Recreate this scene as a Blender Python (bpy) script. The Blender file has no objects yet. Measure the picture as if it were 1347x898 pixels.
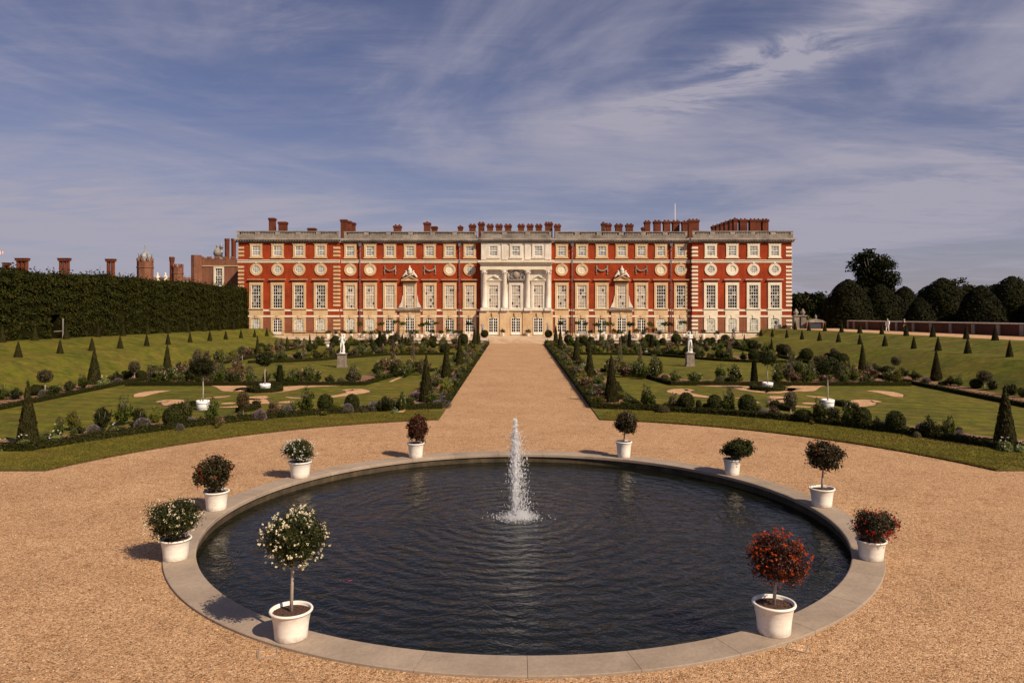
import bpy, math, random
import numpy as np
from mathutils import Vector, Matrix
random.seed(7)
rng = np.random.default_rng(11)
scene = bpy.context.scene
COL = scene.collection
H, F, V, CX = 6.0, 985.0, 400.0, 678.0      # camera height, focal length, horizon row, axis column of the photograph
PI = math.pi
def R(d): return math.radians(d)
def gp(px, py, z=0.0):
    Y = (H - z) * F / (py - V)
    return ((px - CX) * Y / F, Y, z)
def fx(px, Y): return (px - CX) * Y / F
def fz(py, Y): return H - (py - V) * Y / F

# ------------------------------------------------------------------ mesh builder
class MB:
    def __init__(self): self.v = []; self.f = []; self.m = []; self.s = []
    def add(self, vs, fs, mi=0, smooth=False):
        o = len(self.v)
        self.v.extend([tuple(map(float, p)) for p in vs])
        for f in fs:
            self.f.append(tuple(i + o for i in f)); self.m.append(mi); self.s.append(smooth)
        return self
    def box(self, x0, x1, y0, y1, z0, z1, mi=0):
        vs = [(x0,y0,z0),(x1,y0,z0),(x1,y1,z0),(x0,y1,z0),(x0,y0,z1),(x1,y0,z1),(x1,y1,z1),(x0,y1,z1)]
        return self.add(vs, [(0,3,2,1),(4,5,6,7),(0,1,5,4),(1,2,6,5),(2,3,7,6),(3,0,4,7)], mi)
    def bar(self, a, b, w, d=None, mi=0):
        a = Vector(a); b = Vector(b); t = (b - a).normalized()
        u = t.cross(Vector((0,0,1)));
        if u.length < 1e-3: u = Vector((1,0,0))
        u.normalize(); n = t.cross(u); d = d or w
        vs = [p + u*sx*w/2 + n*sy*d/2 for p in (a, b) for sx, sy in ((-1,-1),(1,-1),(1,1),(-1,1))]
        return self.add(vs, [(0,1,2,3),(7,6,5,4),(0,4,5,1),(1,5,6,2),(2,6,7,3),(3,7,4,0)], mi)
    def lathe(self, prof, n=16, c=(0,0,0), mi=0, smooth=True, cap=True, ph=0):
        vs = []; fs = []
        for r, z in prof:
            for k in range(n):
                a = 2*PI*k/n + ph
                vs.append((c[0]+r*math.cos(a), c[1]+r*math.sin(a), c[2]+z))
        for i in range(len(prof)-1):
            for k in range(n):
                k2 = (k+1) % n
                fs.append((i*n+k, i*n+k2, (i+1)*n+k2, (i+1)*n+k))
        self.add(vs, fs, mi, smooth)
        if cap:
            o = len(self.v) - len(vs)
            self.f.append(tuple(o+k for k in reversed(range(n)))); self.m.append(mi); self.s.append(False)
            o2 = o + (len(prof)-1)*n
            self.f.append(tuple(o2+k for k in range(n))); self.m.append(mi); self.s.append(False)
        return self
    def tube(self, pts, rad, n=7, mi=0):
        pts = [Vector(p) for p in pts]; vs = []; fs = []
        for i, p in enumerate(pts):
            t = (pts[min(i+1, len(pts)-1)] - pts[max(i-1, 0)]).normalized()
            u = t.cross(Vector((0.13,1,0.05)));
            if u.length < 1e-2: u = t.cross(Vector((1,0,0)))
            u.normalize(); w = t.cross(u)
            r = rad[i] if hasattr(rad, '__len__') else rad
            for k in range(n):
                a = 2*PI*k/n
                vs.append(p + u*r*math.cos(a) + w*r*math.sin(a))
        for i in range(len(pts)-1):
            for k in range(n):
                k2 = (k+1) % n
                fs.append((i*n+k, i*n+k2, (i+1)*n+k2, (i+1)*n+k))
        fs.append(tuple(reversed(range(n)))); fs.append(tuple((len(pts)-1)*n+k for k in range(n)))
        return self.add(vs, fs, mi, True)
    def blob(self, c, rx, ry, rz, mi=0, n=8, m=6, jit=0.0, smooth=True):
        vs = [(c[0], c[1], c[2]-rz)]; fs = []
        for i in range(1, m):
            th = -PI/2 + PI*i/m
            for k in range(n):
                a = 2*PI*k/n; q = 1 + jit*(random.random()-.5)*2
                vs.append((c[0]+rx*q*math.cos(th)*math.cos(a), c[1]+ry*q*math.cos(th)*math.sin(a), c[2]+rz*q*math.sin(th)))
        vs.append((c[0], c[1], c[2]+rz)); last = len(vs)-1
        for k in range(n):
            k2 = (k+1) % n
            fs.append((0, 1+k2, 1+k)); fs.append((last, 1+(m-2)*n+k, 1+(m-2)*n+k2))
            for i in range(m-2):
                fs.append((1+i*n+k, 1+i*n+k2, 1+(i+1)*n+k2, 1+(i+1)*n+k))
        return self.add(vs, fs, mi, smooth)
    def ring_prism(self, inner, outer, y0, y1, mi=0):
        """flat ring in the XZ plane, extruded from y0 (front) to y1"""
        n = len(inner); vs = []
        for y in (y0, y1):
            for p in inner: vs.append((p[0], y, p[1]))
            for p in outer: vs.append((p[0], y, p[1]))
        fs = []
        for k in range(n):
            q = (k+1) % n
            fs += [(k, q, n+q, n+k), (2*n+k, 3*n+k, 3*n+q, 2*n+q), (k, 2*n+k, 2*n+q, q), (n+k, n+q, 3*n+q, 3*n+k)]
        return self.add(vs, fs, mi)
    def prism(self, poly, y0, y1, mi=0):
        """polygon in XZ extruded along y"""
        n = len(poly)
        vs = [(p[0], y0, p[1]) for p in poly] + [(p[0], y1, p[1]) for p in poly]
        fs = [tuple(range(n)), tuple(reversed(range(n, 2*n)))] + [(k, n+k, n+(k+1) % n, (k+1) % n) for k in range(n)]
        return self.add(vs, fs, mi)
    def leaves(self, P, N, L, W, mi=0, jit=.6):
        P = np.asarray(P, float); N = np.asarray(N, float) + rng.normal(0, jit, P.shape)
        N /= np.linalg.norm(N, axis=1, keepdims=True) + 1e-9
        T = np.cross(N, rng.normal(0, 1, P.shape)); T /= np.linalg.norm(T, axis=1, keepdims=True) + 1e-9
        B = np.cross(N, T); n = len(P)
        sz = rng.uniform(.65, 1.3, (n, 1))
        L = L*sz/2; W = W*sz/2
        q = np.stack([P - T*L, P + B*W + N*W*.2, P + T*L, P - B*W + N*W*.2], 1).reshape(-1, 3)
        o = len(self.v)
        self.v.extend(map(tuple, q.tolist()))
        self.f.extend([(o+4*i, o+4*i+1, o+4*i+2, o+4*i+3) for i in range(n)])
        self.m.extend([mi]*n); self.s.extend([False]*n)
        return self
    def mesh(self, name, mats):
        me = bpy.data.meshes.new(name)
        me.from_pydata(self.v, [], self.f)
        for m in (mats if isinstance(mats, (list, tuple)) else [mats]): me.materials.append(m)
        me.polygons.foreach_set('material_index', self.m)
        me.polygons.foreach_set('use_smooth', self.s)
        me.update()
        return me
    def build(self, name, mats, parent=None, loc=(0,0,0), kind=None):
        return link(name, self.mesh(name, mats), parent, loc, kind)

def link(name, me, parent=None, loc=(0,0,0), kind=None):
    o = bpy.data.objects.new(name, me); COL.objects.link(o)
    o.parent = parent; o.location = loc
    if kind: o['kind'] = kind
    return o
def empty(name, loc=(0,0,0), rz=0):
    o = bpy.data.objects.new(name, None); COL.objects.link(o)
    o.location = loc; o.rotation_euler = (0,0,rz); o.empty_display_size = .3
    return o
def tag(o, label, cat, group=None):
    o['label'] = label; o['category'] = cat
    if group: o['group'] = group
    return o
def children_of(o): return [c for c in o.children]
def copy_tree(o, parent=None):
    c = o.copy(); COL.objects.link(c); c.parent = parent
    for ch in children_of(o): copy_tree(ch, c)
    return c
ORD = ['', 'first','second','third','fourth','fifth','sixth','seventh','eighth','ninth','tenth','eleventh','twelfth','thirteenth','fourteenth','fifteenth','sixteenth','seventeenth','eighteenth','nineteenth','twentieth','twenty-first','twenty-second','twenty-third','twenty-fourth','twenty-fifth','twenty-sixth','twenty-seventh','twenty-eighth','twenty-ninth','thirtieth','thirty-first','thirty-second','thirty-third','thirty-fourth','thirty-fifth','thirty-sixth','thirty-seventh','thirty-eighth','thirty-ninth','fortieth']
REG = {}
def reg(o, what, where, cat, key, tail):
    """labels are settled at the end: look + place + order along that place"""
    o['category'] = cat
    REG.setdefault((what, where, tail), []).append((key, o))
def settle():
    for (what, where, tail), L in REG.items():
        L.sort(key=lambda t: t[0])
        for i, (k, o) in enumerate(L):
            o['label'] = what + ' ' + where + ('' if len(L) == 1 else ', ' + ORD[min(i+1, 40)] + ' ' + tail)
            if len(L) > 1: o['group'] = plural(what) + ' ' + where
def plural(s):
    return s + ('es' if s.endswith('sh') else 's')

# ------------------------------------------------------------------ materials
def new_mat(name):
    m = bpy.data.materials.new(name); m.use_nodes = True
    nt = m.node_tree; b = nt.nodes['Principled BSDF']
    return m, nt, b
def nd(nt, t, **kw):
    n = nt.nodes.new(t)
    for k, v in kw.items():
        if k in n.inputs: n.inputs[k].default_value = v
        else: setattr(n, k, v)
    return n
def ramp(nt, fac, stops):
    r = nt.nodes.new('ShaderNodeValToRGB'); nt.links.new(fac, r.inputs[0])
    e = r.color_ramp.elements
    while len(e) < len(stops): e.new(.5)
    for i, (p, c) in enumerate(stops):
        e[i].position = p; e[i].color = (*c, 1) if len(c) == 3 else c
    return r.outputs[0]
def mix(nt, f, a, b, mode='MIX'):
    n = nt.nodes.new('ShaderNodeMix'); n.data_type = 'RGBA'; n.blend_type = mode
    for s, i in ((f, 0), (a, 6), (b, 7)):
        if hasattr(s, 'links'): nt.links.new(s, n.inputs[i])
        elif isinstance(s, (int, float)): n.inputs[i].default_value = s
        else: n.inputs[i].default_value = (*s, 1)
    return n.outputs[2]
def noise(nt, co, scale, detail=4, rough=.55, dist=0, sc3=None):
    if sc3:
        mp = nd(nt, 'ShaderNodeMapping'); nt.links.new(co, mp.inputs[0]); mp.inputs['Scale'].default_value = sc3; co = mp.outputs[0]
    n = nd(nt, 'ShaderNodeTexNoise', Scale=scale, Detail=detail, Roughness=rough, Distortion=dist)
    nt.links.new(co, n.inputs['Vector']); return n.outputs['Fac']
def math_(nt, op, a, b=None, c=None):
    n = nt.nodes.new('ShaderNodeMath'); n.operation = op
    for i, s in enumerate((a, b, c)):
        if s is None: continue
        if hasattr(s, 'links'): nt.links.new(s, n.inputs[i])
        else: n.inputs[i].default_value = s
    return n.outputs[0]
def bump(nt, b, h, strength=.3, dist=.02):
    n = nd(nt, 'ShaderNodeBump', Strength=strength, Distance=dist)
    nt.links.new(h, n.inputs['Height']); nt.links.new(n.outputs[0], b.inputs['Normal'])
def coords(nt, which='Object'): return nt.nodes.new('ShaderNodeTexCoord').outputs[which]
def geo_pos(nt): return nt.nodes.new('ShaderNodeNewGeometry').outputs['Position']

def simple(name, c1, c2=None, rough=.7, scale=2.0, bmp=0, metal=0, spec=.3, stops=None):
    m, nt, b = new_mat(name)
    b.inputs['Roughness'].default_value = rough; b.inputs['Metallic'].default_value = metal
    b.inputs['Specular IOR Level'].default_value = spec
    if c2 is None: b.inputs['Base Color'].default_value = (*c1, 1)
    else:
        f = noise(nt, geo_pos(nt), scale, 5, .6)
        nt.links.new(ramp(nt, f, stops or [(.32, c1), (.68, c2)]), b.inputs['Base Color'])
        if bmp: bump(nt, b, f, bmp, .03)
    return m
def leaf_mat(name, cols, trans=.25, rough=.6, spec=.12, objvar=.35):
    m, nt, b = new_mat(name)
    g = nt.nodes.new('ShaderNodeNewGeometry').outputs['Random Per Island']
    n = len(cols)
    c = ramp(nt, g, [(i/(n-1) if n > 1 else 0, cc) for i, cc in enumerate(cols)])
    oi = nt.nodes.new('ShaderNodeObjectInfo').outputs['Random']
    v = math_(nt, 'MULTIPLY_ADD', oi, objvar*2, 1-objvar)
    hs = nd(nt, 'ShaderNodeHueSaturation'); nt.links.new(c, hs.inputs['Color']); nt.links.new(v, hs.inputs['Value'])
    hue = math_(nt, 'MULTIPLY_ADD', oi, .03, .487); nt.links.new(hue, hs.inputs['Hue'])
    c = hs.outputs[0]
    nt.links.new(c, b.inputs['Base Color']); b.inputs['Roughness'].default_value = rough
    b.inputs['Specular IOR Level'].default_value = spec
    tr = nd(nt, 'ShaderNodeBsdfTranslucent'); nt.links.new(c, tr.inputs[0])
    mx = nt.nodes.new('ShaderNodeMixShader'); mx.inputs[0].default_value = trans
    nt.links.new(b.outputs[0], mx.inputs[1]); nt.links.new(tr.outputs[0], mx.inputs[2])
    nt.links.new(mx.outputs[0], nt.nodes['Material Output'].inputs[0])
    return m

def gravel_mat(name, tint=1.0):
    m, nt, b = new_mat(name); co = geo_pos(nt)
    vo = nd(nt, 'ShaderNodeTexVoronoi', Scale=42.0); nt.links.new(co, vo.inputs['Vector'])
    cell = nt.nodes.new('ShaderNodeSeparateColor'); nt.links.new(vo.outputs['Color'], cell.inputs[0])
    peb = ramp(nt, cell.outputs[0], [(0, (.17,.09,.04)), (.28, (.47,.28,.14)), (.6, (.60,.385,.205)), (.88, (.68,.47,.27)), (1, (.80,.64,.46))])
    n1 = noise(nt, co, .35, 6, .6); n2 = noise(nt, co, 2.2, 6, .7); n3 = noise(nt, co, 11, 3, .6)
    big = ramp(nt, n1, [(.3, (.82,.79,.77)), (.7, (1.02,1.02,1.02))])
    med = ramp(nt, n2, [(.28, (.72,.66,.60)), (.5, (1,1,1)), (1, (1.06,1.04,1.0))])
    fin = ramp(nt, n3, [(.3, (.66,.62,.58)), (.58, (1.04,1.04,1.04))])
    c = mix(nt, 1, mix(nt, 1, peb, big, 'MULTIPLY'), med, 'MULTIPLY')
    c = mix(nt, .8, c, fin, 'MULTIPLY')
    c = mix(nt, 1, c, ramp(nt, noise(nt, co, 1.3, 8, .75, .8), [(.60, (1,1,1)), (.70, (.70,.64,.60))]), 'MULTIPLY')
    c = mix(nt, 1, c, (tint*.86, tint*.835, tint*.87), 'MULTIPLY')
    nt.links.new(c, b.inputs['Base Color']); b.inputs['Roughness'].default_value = .9; b.inputs['Specular IOR Level'].default_value = .15
    hh = math_(nt, 'ADD', math_(nt, 'MULTIPLY', vo.outputs['Distance'], -1.0), math_(nt, 'MULTIPLY', n2, 1.2))
    bump(nt, b, hh, .7, .022)
    return m
def grass_mat(name, stripes=0.0, dry=.5, dirx=0.35):
    m, nt, b = new_mat(name); co = geo_pos(nt)
    n1 = noise(nt, co, .16, 5, .6, .6); n2 = noise(nt, co, 1.4, 6, .7); n3 = noise(nt, co, 14, 4, .7)
    base = ramp(nt, n2, [(.34, (.050,.060,.0045)), (.5, (.095,.104,.008)), (.66, (.150,.140,.014))])
    drym = ramp(nt, noise(nt, co, .45, 6, .68, .8, (.6, 1.0, 1)), [(.40, (0,0,0)), (.64, (1,1,1))])
    dryc = mix(nt, n2, (.105,.070,.014), (.185,.125,.036))
    dm = nt.nodes.new('ShaderNodeRGBToBW'); nt.links.new(drym, dm.inputs[0])
    c = mix(nt, math_(nt, 'MULTIPLY', dm.outputs[0], dry), base, dryc)
    c = mix(nt, 1, c, ramp(nt, noise(nt, co, .22, 5, .65, 1.0), [(.32, (.66,.72,.70)), (.66, (1.22,1.14,1.05))]), 'MULTIPLY')
    fine = ramp(nt, n3, [(.25, (.55,.55,.53)), (.6, (1.08,1.08,1.08))])
    c = mix(nt, .85, c, fine, 'MULTIPLY')
    if stripes:
        sp = nt.nodes.new('ShaderNodeSeparateXYZ'); nt.links.new(co, sp.inputs[0])
        t = math_(nt, 'ADD', math_(nt, 'MULTIPLY', sp.outputs[1], 1.0), math_(nt, 'MULTIPLY', sp.outputs[0], dirx))
        s = math_(nt, 'SINE', math_(nt, 'MULTIPLY', t, 4.2))
        s = math_(nt, 'MULTIPLY_ADD', s, stripes, 1.0)
        sc = nt.nodes.new('ShaderNodeCombineColor')
        for i in range(3): nt.links.new(s, sc.inputs[i])
        c = mix(nt, 1, c, sc.outputs[0], 'MULTIPLY')
    nt.links.new(c, b.inputs['Base Color']); b.inputs['Roughness'].default_value = .85; b.inputs['Specular IOR Level'].default_value = .15
    hh = math_(nt, 'ADD', n3, math_(nt, 'MULTIPLY', n2, .6))
    bump(nt, b, hh, .8, .06)
    return m
def brick_mat(name, c1, c2, mortar, soot=.35):
    m, nt, b = new_mat(name); co = geo_pos(nt)
    sp = nt.nodes.new('ShaderNodeSeparateXYZ'); nt.links.new(co, sp.inputs[0])
    cb = nt.nodes.new('ShaderNodeCombineXYZ')
    nt.links.new(math_(nt, 'ADD', sp.outputs[0], sp.outputs[1]), cb.inputs[0]); nt.links.new(sp.outputs[2], cb.inputs[1])
    br = nd(nt, 'ShaderNodeTexBrick'); nt.links.new(cb.outputs[0], br.inputs['Vector'])
    br.inputs['Color1'].default_value = (*c1, 1); br.inputs['Color2'].default_value = (*c2, 1); br.inputs['Mortar'].default_value = (*mortar, 1)
    br.inputs['Scale'].default_value = 1.0; br.inputs['Brick Width'].default_value = .24; br.inputs['Row Height'].default_value = .075
    br.inputs['Mortar Size'].default_value = .006; br.inputs['Bias'].default_value = 0
    n = noise(nt, co, .45, 7, .65); n2 = noise(nt, co, 3.0, 4, .6, 0, (1, 1, .15))
    st = ramp(nt, n, [(.3, (1-soot,)*3), (.65, (1.05,)*3)])
    st2 = ramp(nt, n2, [(.3, (1-soot*.7,)*3), (.6, (1.0,)*3)])
    c = mix(nt, 1, mix(nt, 1, br.outputs[0], st, 'MULTIPLY'), st2, 'MULTIPLY')
    nt.links.new(c, b.inputs['Base Color']); b.inputs['Roughness'].default_value = .88; b.inputs['Specular IOR Level'].default_value = .2
    bump(nt, b, br.outputs['Fac'], -.4, .01)
    return m
def stone_mat(name, c1, c2, c3, scale=.8, streak=.5, rust=False, objvar=0):
    m, nt, b = new_mat(name); co = geo_pos(nt)
    n = noise(nt, co, scale, 7, .65); n2 = noise(nt, co, 2.5, 5, .6, .3, (1.5, 1.5, .18)); n3 = noise(nt, co, 14, 3, .6)
    c = ramp(nt, n, [(.3, c1), (.5, c2), (.72, c3)])
    c = mix(nt, streak, c, ramp(nt, n2, [(.3, (.55,.52,.48)), (.58, (1,1,1))]), 'MULTIPLY')
    c = mix(nt, .5, c, ramp(nt, n3, [(.3, (.75,.75,.75)), (.6, (1.04,1.04,1.04))]), 'MULTIPLY')
    if objvar:
        oi = nt.nodes.new('ShaderNodeObjectInfo').outputs['Random']
        hs = nd(nt, 'ShaderNodeHueSaturation'); nt.links.new(c, hs.inputs['Color'])
        nt.links.new(math_(nt, 'MULTIPLY_ADD', oi, objvar*2, 1-objvar), hs.inputs['Value']); c = hs.outputs[0]
    nt.links.new(c, b.inputs['Base Color']); b.inputs['Roughness'].default_value = .8; b.inputs['Specular IOR Level'].default_value = .25
    bump(nt, b, math_(nt, 'ADD', n, n3), .35, .015)
    return m
def pane_mat(name, dark, light, prob, cells=(4, 7)):
    """window glass: each pane shows either the dark room or a pale blind behind it"""
    m, nt, b = new_mat(name)
    co = coords(nt, 'Generated'); sp = nt.nodes.new('ShaderNodeSeparateXYZ'); nt.links.new(co, sp.inputs[0])
    oi = nt.nodes.new('ShaderNodeObjectInfo').outputs['Random']
    cb = nt.nodes.new('ShaderNodeCombineXYZ')
    nt.links.new(math_(nt, 'FLOOR', math_(nt, 'MULTIPLY', sp.outputs[0], cells[0])), cb.inputs[0])
    nt.links.new(math_(nt, 'FLOOR', math_(nt, 'MULTIPLY', sp.outputs[2], cells[1])), cb.inputs[1])
    nt.links.new(math_(nt, 'MULTIPLY', oi, 97.0), cb.inputs[2])
    wn = nt.nodes.new('ShaderNodeTexWhiteNoise'); nt.links.new(cb.outputs[0], wn.inputs['Vector'])
    f = math_(nt, 'LESS_THAN', wn.outputs['Value'], prob)
    v = math_(nt, 'MULTIPLY_ADD', wn.outputs['Value'], .5, .7)
    lc = nt.nodes.new('ShaderNodeHueSaturation'); lc.inputs['Color'].default_value = (*light, 1); nt.links.new(v, lc.inputs['Value'])
    nt.links.new(mix(nt, f, lc.outputs[0], dark), b.inputs['Base Color'])
    b.inputs['Roughness'].default_value = .12; b.inputs['Specular IOR Level'].default_value = .5
    return m

M = {}
M['gravel'] = gravel_mat('gravel')
M['gravel_pale'] = gravel_mat('path gravel', 1.2)
M['grass'] = grass_mat('lawn grass', .10, .6)
M['bank'] = grass_mat('bank grass', 0, .6)
M['dry'] = grass_mat('rough field grass', 0, .9)
M['soil'] = simple('bed soil', (.10,.052,.028), (.25,.135,.075), .95, 2.5, .5)
M['turf_edge'] = simple('cut turf edge', (.05,.035,.018), (.09,.06,.03), .95, 4)
M['brick'] = brick_mat('red brick', (.37,.041,.007), (.29,.027,.006), (.29,.085,.03), .36)
M['brick_low'] = brick_mat('dull brick', (.27,.085,.042), (.22,.06,.03), (.27,.16,.10), .3)
M['brick_tudor'] = brick_mat('old brown brick', (.25,.095,.055), (.19,.065,.038), (.25,.17,.12), .35)
M['brick_dark'] = brick_mat('dark garden brick', (.11,.035,.02), (.08,.025,.015), (.11,.07,.05), .4)  # darkest of the bricks, for the low garden wall
M['brick_chim'] = brick_mat('chimney brick', (.19,.042,.018), (.13,.028,.012), (.15,.07,.04), .45)
M['stone_y'] = stone_mat('weathered cream stone', (.48,.315,.17), (.57,.405,.235), (.63,.48,.30), .7, .4)
M['stone_w'] = stone_mat('clean pale stone', (.62,.55,.43), (.70,.63,.50), (.74,.68,.56), .6, .25)
M['stone_g'] = stone_mat('grey weathered stone', (.14,.12,.105), (.25,.215,.185), (.38,.33,.285), .5, .7)
M['stone_c'] = stone_mat('centre block stone', (.56,.50,.43), (.67,.61,.54), (.74,.69,.62), .5, .5)
M['coping'] = stone_mat('coping stone', (.235,.182,.142), (.295,.232,.182), (.35,.28,.222), .8, .15, objvar=.07)
M['basin'] = stone_mat('wet basin wall', (.030,.025,.016), (.06,.045,.028), (.11,.08,.05), 1.6, .5)
M['stone_p'] = stone_mat('parapet stone', (.17,.15,.14), (.30,.265,.24), (.44,.39,.35), .6, .5)
M['terrace'] = stone_mat('terrace stone', (.38,.27,.18), (.50,.37,.26), (.60,.47,.34), .9, .3)
M['lead'] = simple('lead grey metal', (.10,.10,.115), (.18,.18,.20), .5, 3, 0, .3)
M['lead_pale'] = simple('pale lead', (.20,.21,.22), (.34,.34,.36), .5, 3, 0, .2)
M['white_paint'] = simple('white window paint', (.80,.77,.70), None, .5)
M['marble'] = simple('white marble', (.62,.60,.56), (.80,.78,.74), .45, 5, .1)
M['plinth'] = stone_mat('pedestal stone', (.15,.115,.095), (.23,.185,.155), (.31,.26,.22), 4, .3)
M['pane_blind'] = pane_mat('panes with blinds', (.06,.045,.05), (.40,.34,.27), .15)
M['pane_dark'] = pane_mat('dark panes', (.02,.022,.028), (.22,.20,.18), .80)
M['pane_attic'] = pane_mat('grey panes', (.17,.175,.17), (.32,.32,.31), .4, (3, 8))
M['pane_green'] = pane_mat('screened panes', (.20,.21,.18), (.40,.41,.36), .25, (4, 6))
M['pane_door'] = simple('door glass', (.012,.014,.02), None, .08, spec=.6)
M['iron'] = simple('black iron', (.03,.028,.026), None, .5)
M['bark'] = simple('bark', (.10,.075,.055), (.19,.155,.12), .9, 9, .5)
M['bark_pale'] = simple('pale stem bark', (.28,.23,.19), (.42,.36,.31), .8, 12, .3)
M['pot_soil'] = simple('dark potting soil', (.035,.018,.012), (.10,.05,.035), .95, 25, .6)

def pot_mat():
    m, nt, b = new_mat('white glazed pot'); co = coords(nt)
    n = noise(nt, co, 5, 6, .65); n2 = noise(nt, co, 6, 4, .6, 0, (1,1,6))
    c = ramp(nt, n, [(.28, (.55,.42,.34)), (.40, (.74,.69,.62)), (.7, (.82,.79,.74))])
    c = mix(nt, .35, c, ramp(nt, n2, [(.3, (.75,.72,.68)), (.55, (1,1,1))]), 'MULTIPLY')
    sp = nt.nodes.new('ShaderNodeSeparateXYZ'); nt.links.new(co, sp.inputs[0])
    dn = math_(nt, 'SUBTRACT', noise(nt, co, 9, 6, .7), math_(nt, 'MULTIPLY', sp.outputs[2], 1.6))
    c = mix(nt, .7, c, ramp(nt, dn, [(.30, (1,1,1)), (.62, (.52,.42,.33))]), 'MULTIPLY')
    nt.links.new(c, b.inputs['Base Color']); b.inputs['Roughness'].default_value = .5; b.inputs['Specular IOR Level'].default_value = .35
    bump(nt, b, n2, .15, .01)
    return m
M['pot'] = pot_mat()
M['tub'] = simple('white painted tub', (.74,.74,.74), (.82,.82,.82), .5, 6)
M['hoop'] = simple('grey hoop iron', (.30,.31,.33), None, .5)

# foliage palettes
M['yew'] = leaf_mat('yew leaves', [(.014,.014,.004), (.028,.026,.006), (.046,.038,.009)], .1, objvar=.15)
M['yew_dark'] = leaf_mat('dark yew leaves', [(.006,.007,.003), (.011,.012,.004), (.018,.018,.006)], .05, spec=.05, objvar=.2)
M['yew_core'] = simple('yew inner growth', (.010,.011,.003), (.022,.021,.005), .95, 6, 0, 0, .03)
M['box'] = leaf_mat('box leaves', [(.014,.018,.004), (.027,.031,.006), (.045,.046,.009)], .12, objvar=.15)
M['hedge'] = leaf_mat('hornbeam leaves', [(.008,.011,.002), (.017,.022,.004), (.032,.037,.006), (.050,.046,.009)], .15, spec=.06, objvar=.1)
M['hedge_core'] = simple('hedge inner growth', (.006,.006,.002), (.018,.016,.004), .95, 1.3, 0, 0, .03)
M['green'] = leaf_mat('green leaves', [(.026,.036,.006), (.055,.070,.010), (.092,.105,.016)], .28)
M['dark'] = leaf_mat('dark leaves', [(.012,.015,.004), (.022,.026,.006), (.038,.040,.009)], .18)
M['yellow'] = leaf_mat('yellow green leaves', [(.09,.10,.016), (.14,.14,.022), (.17,.15,.03)], .3)
M['russet'] = leaf_mat('russet leaves', [(.055,.035,.02), (.10,.055,.03), (.13,.085,.04), (.05,.055,.018)], .25)
M['grey'] = leaf_mat('grey green leaves', [(.05,.05,.02), (.085,.078,.036), (.12,.10,.055), (.07,.052,.03)], .2)
M['olive'] = leaf_mat('olive grey leaves', [(.055,.048,.024), (.09,.075,.042), (.13,.105,.066)], .2)
M['pale'] = leaf_mat('pale broad leaves', [(.10,.12,.035), (.16,.18,.06), (.20,.21,.09)], .3)
M['tree'] = leaf_mat('tree leaves', [(.006,.008,.002), (.013,.016,.004), (.026,.028,.006)], .15, spec=.06, objvar=.15)
M['camellia'] = leaf_mat('glossy pot leaves', [(.012,.015,.003), (.024,.028,.005), (.045,.046,.009)], .15, .4, .25, .1)
M['bronze'] = leaf_mat('bronze pot leaves', [(.018,.016,.005), (.022,.026,.006), (.055,.024,.009), (.024,.028,.007), (.036,.020,.007)], .15, .45, .25, .1)
M['redleaf'] = leaf_mat('dark red pot leaves', [(.020,.016,.005), (.05,.014,.006), (.085,.016,.007), (.026,.024,.006)], .15, .45, .25, .1)
M['fl_cream'] = leaf_mat('cream petals', [(.62,.54,.36), (.72,.64,.44), (.78,.74,.58)], .2, objvar=.05)
M['fl_red'] = leaf_mat('orange red petals', [(.30,.016,.007), (.42,.038,.011), (.24,.010,.008)], .2, objvar=.05)
M['fl_white'] = leaf_mat('white petals', [(.70,.68,.60), (.78,.76,.70)], .2, objvar=.05)
M['fl_pink'] = leaf_mat('pink petals', [(.55,.28,.24), (.60,.36,.30), (.66,.50,.42)], .2, objvar=.05)
M['fl_orange'] = leaf_mat('orange petals', [(.62,.18,.02), (.7,.28,.04)], .2, objvar=.05)
M['fl_purple'] = leaf_mat('purple petals', [(.20,.10,.22), (.27,.15,.27), (.33,.20,.30)], .2, objvar=.1)
M['fl_lav'] = leaf_mat('lavender spikes', [(.13,.11,.14), (.18,.15,.20), (.23,.19,.22)], .2, objvar=.1)

# ------------------------------------------------------------------ camera, sun, sky
cam = bpy.data.cameras.new('camera'); cam_o = bpy.data.objects.new('camera', cam); COL.objects.link(cam_o)
cam_o.location = (0, 0, H); cam_o.rotation_euler = (R(90), 0, 0)
cam.sensor_width = 36; cam.lens = 36*F/1347; cam.shift_x = -(CX-673.5)/1347; cam.shift_y = -(449-V)/1347
cam.clip_start = .1; cam.clip_end = 8000
scene.camera = cam_o
SUN = Vector((0.75, -0.66, 0)).normalized()*math.cos(R(41)) + Vector((0,0,math.sin(R(41))))
sl = bpy.data.lights.new('sun', 'SUN'); sl.energy = 5.0; sl.angle = R(.5); sl.color = (1.0, .82, .60)
so = bpy.data.objects.new('sun', sl); COL.objects.link(so); so.location = (40, -30, 60)
so.rotation_euler = SUN.to_track_quat('Z', 'Y').to_euler()

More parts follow.
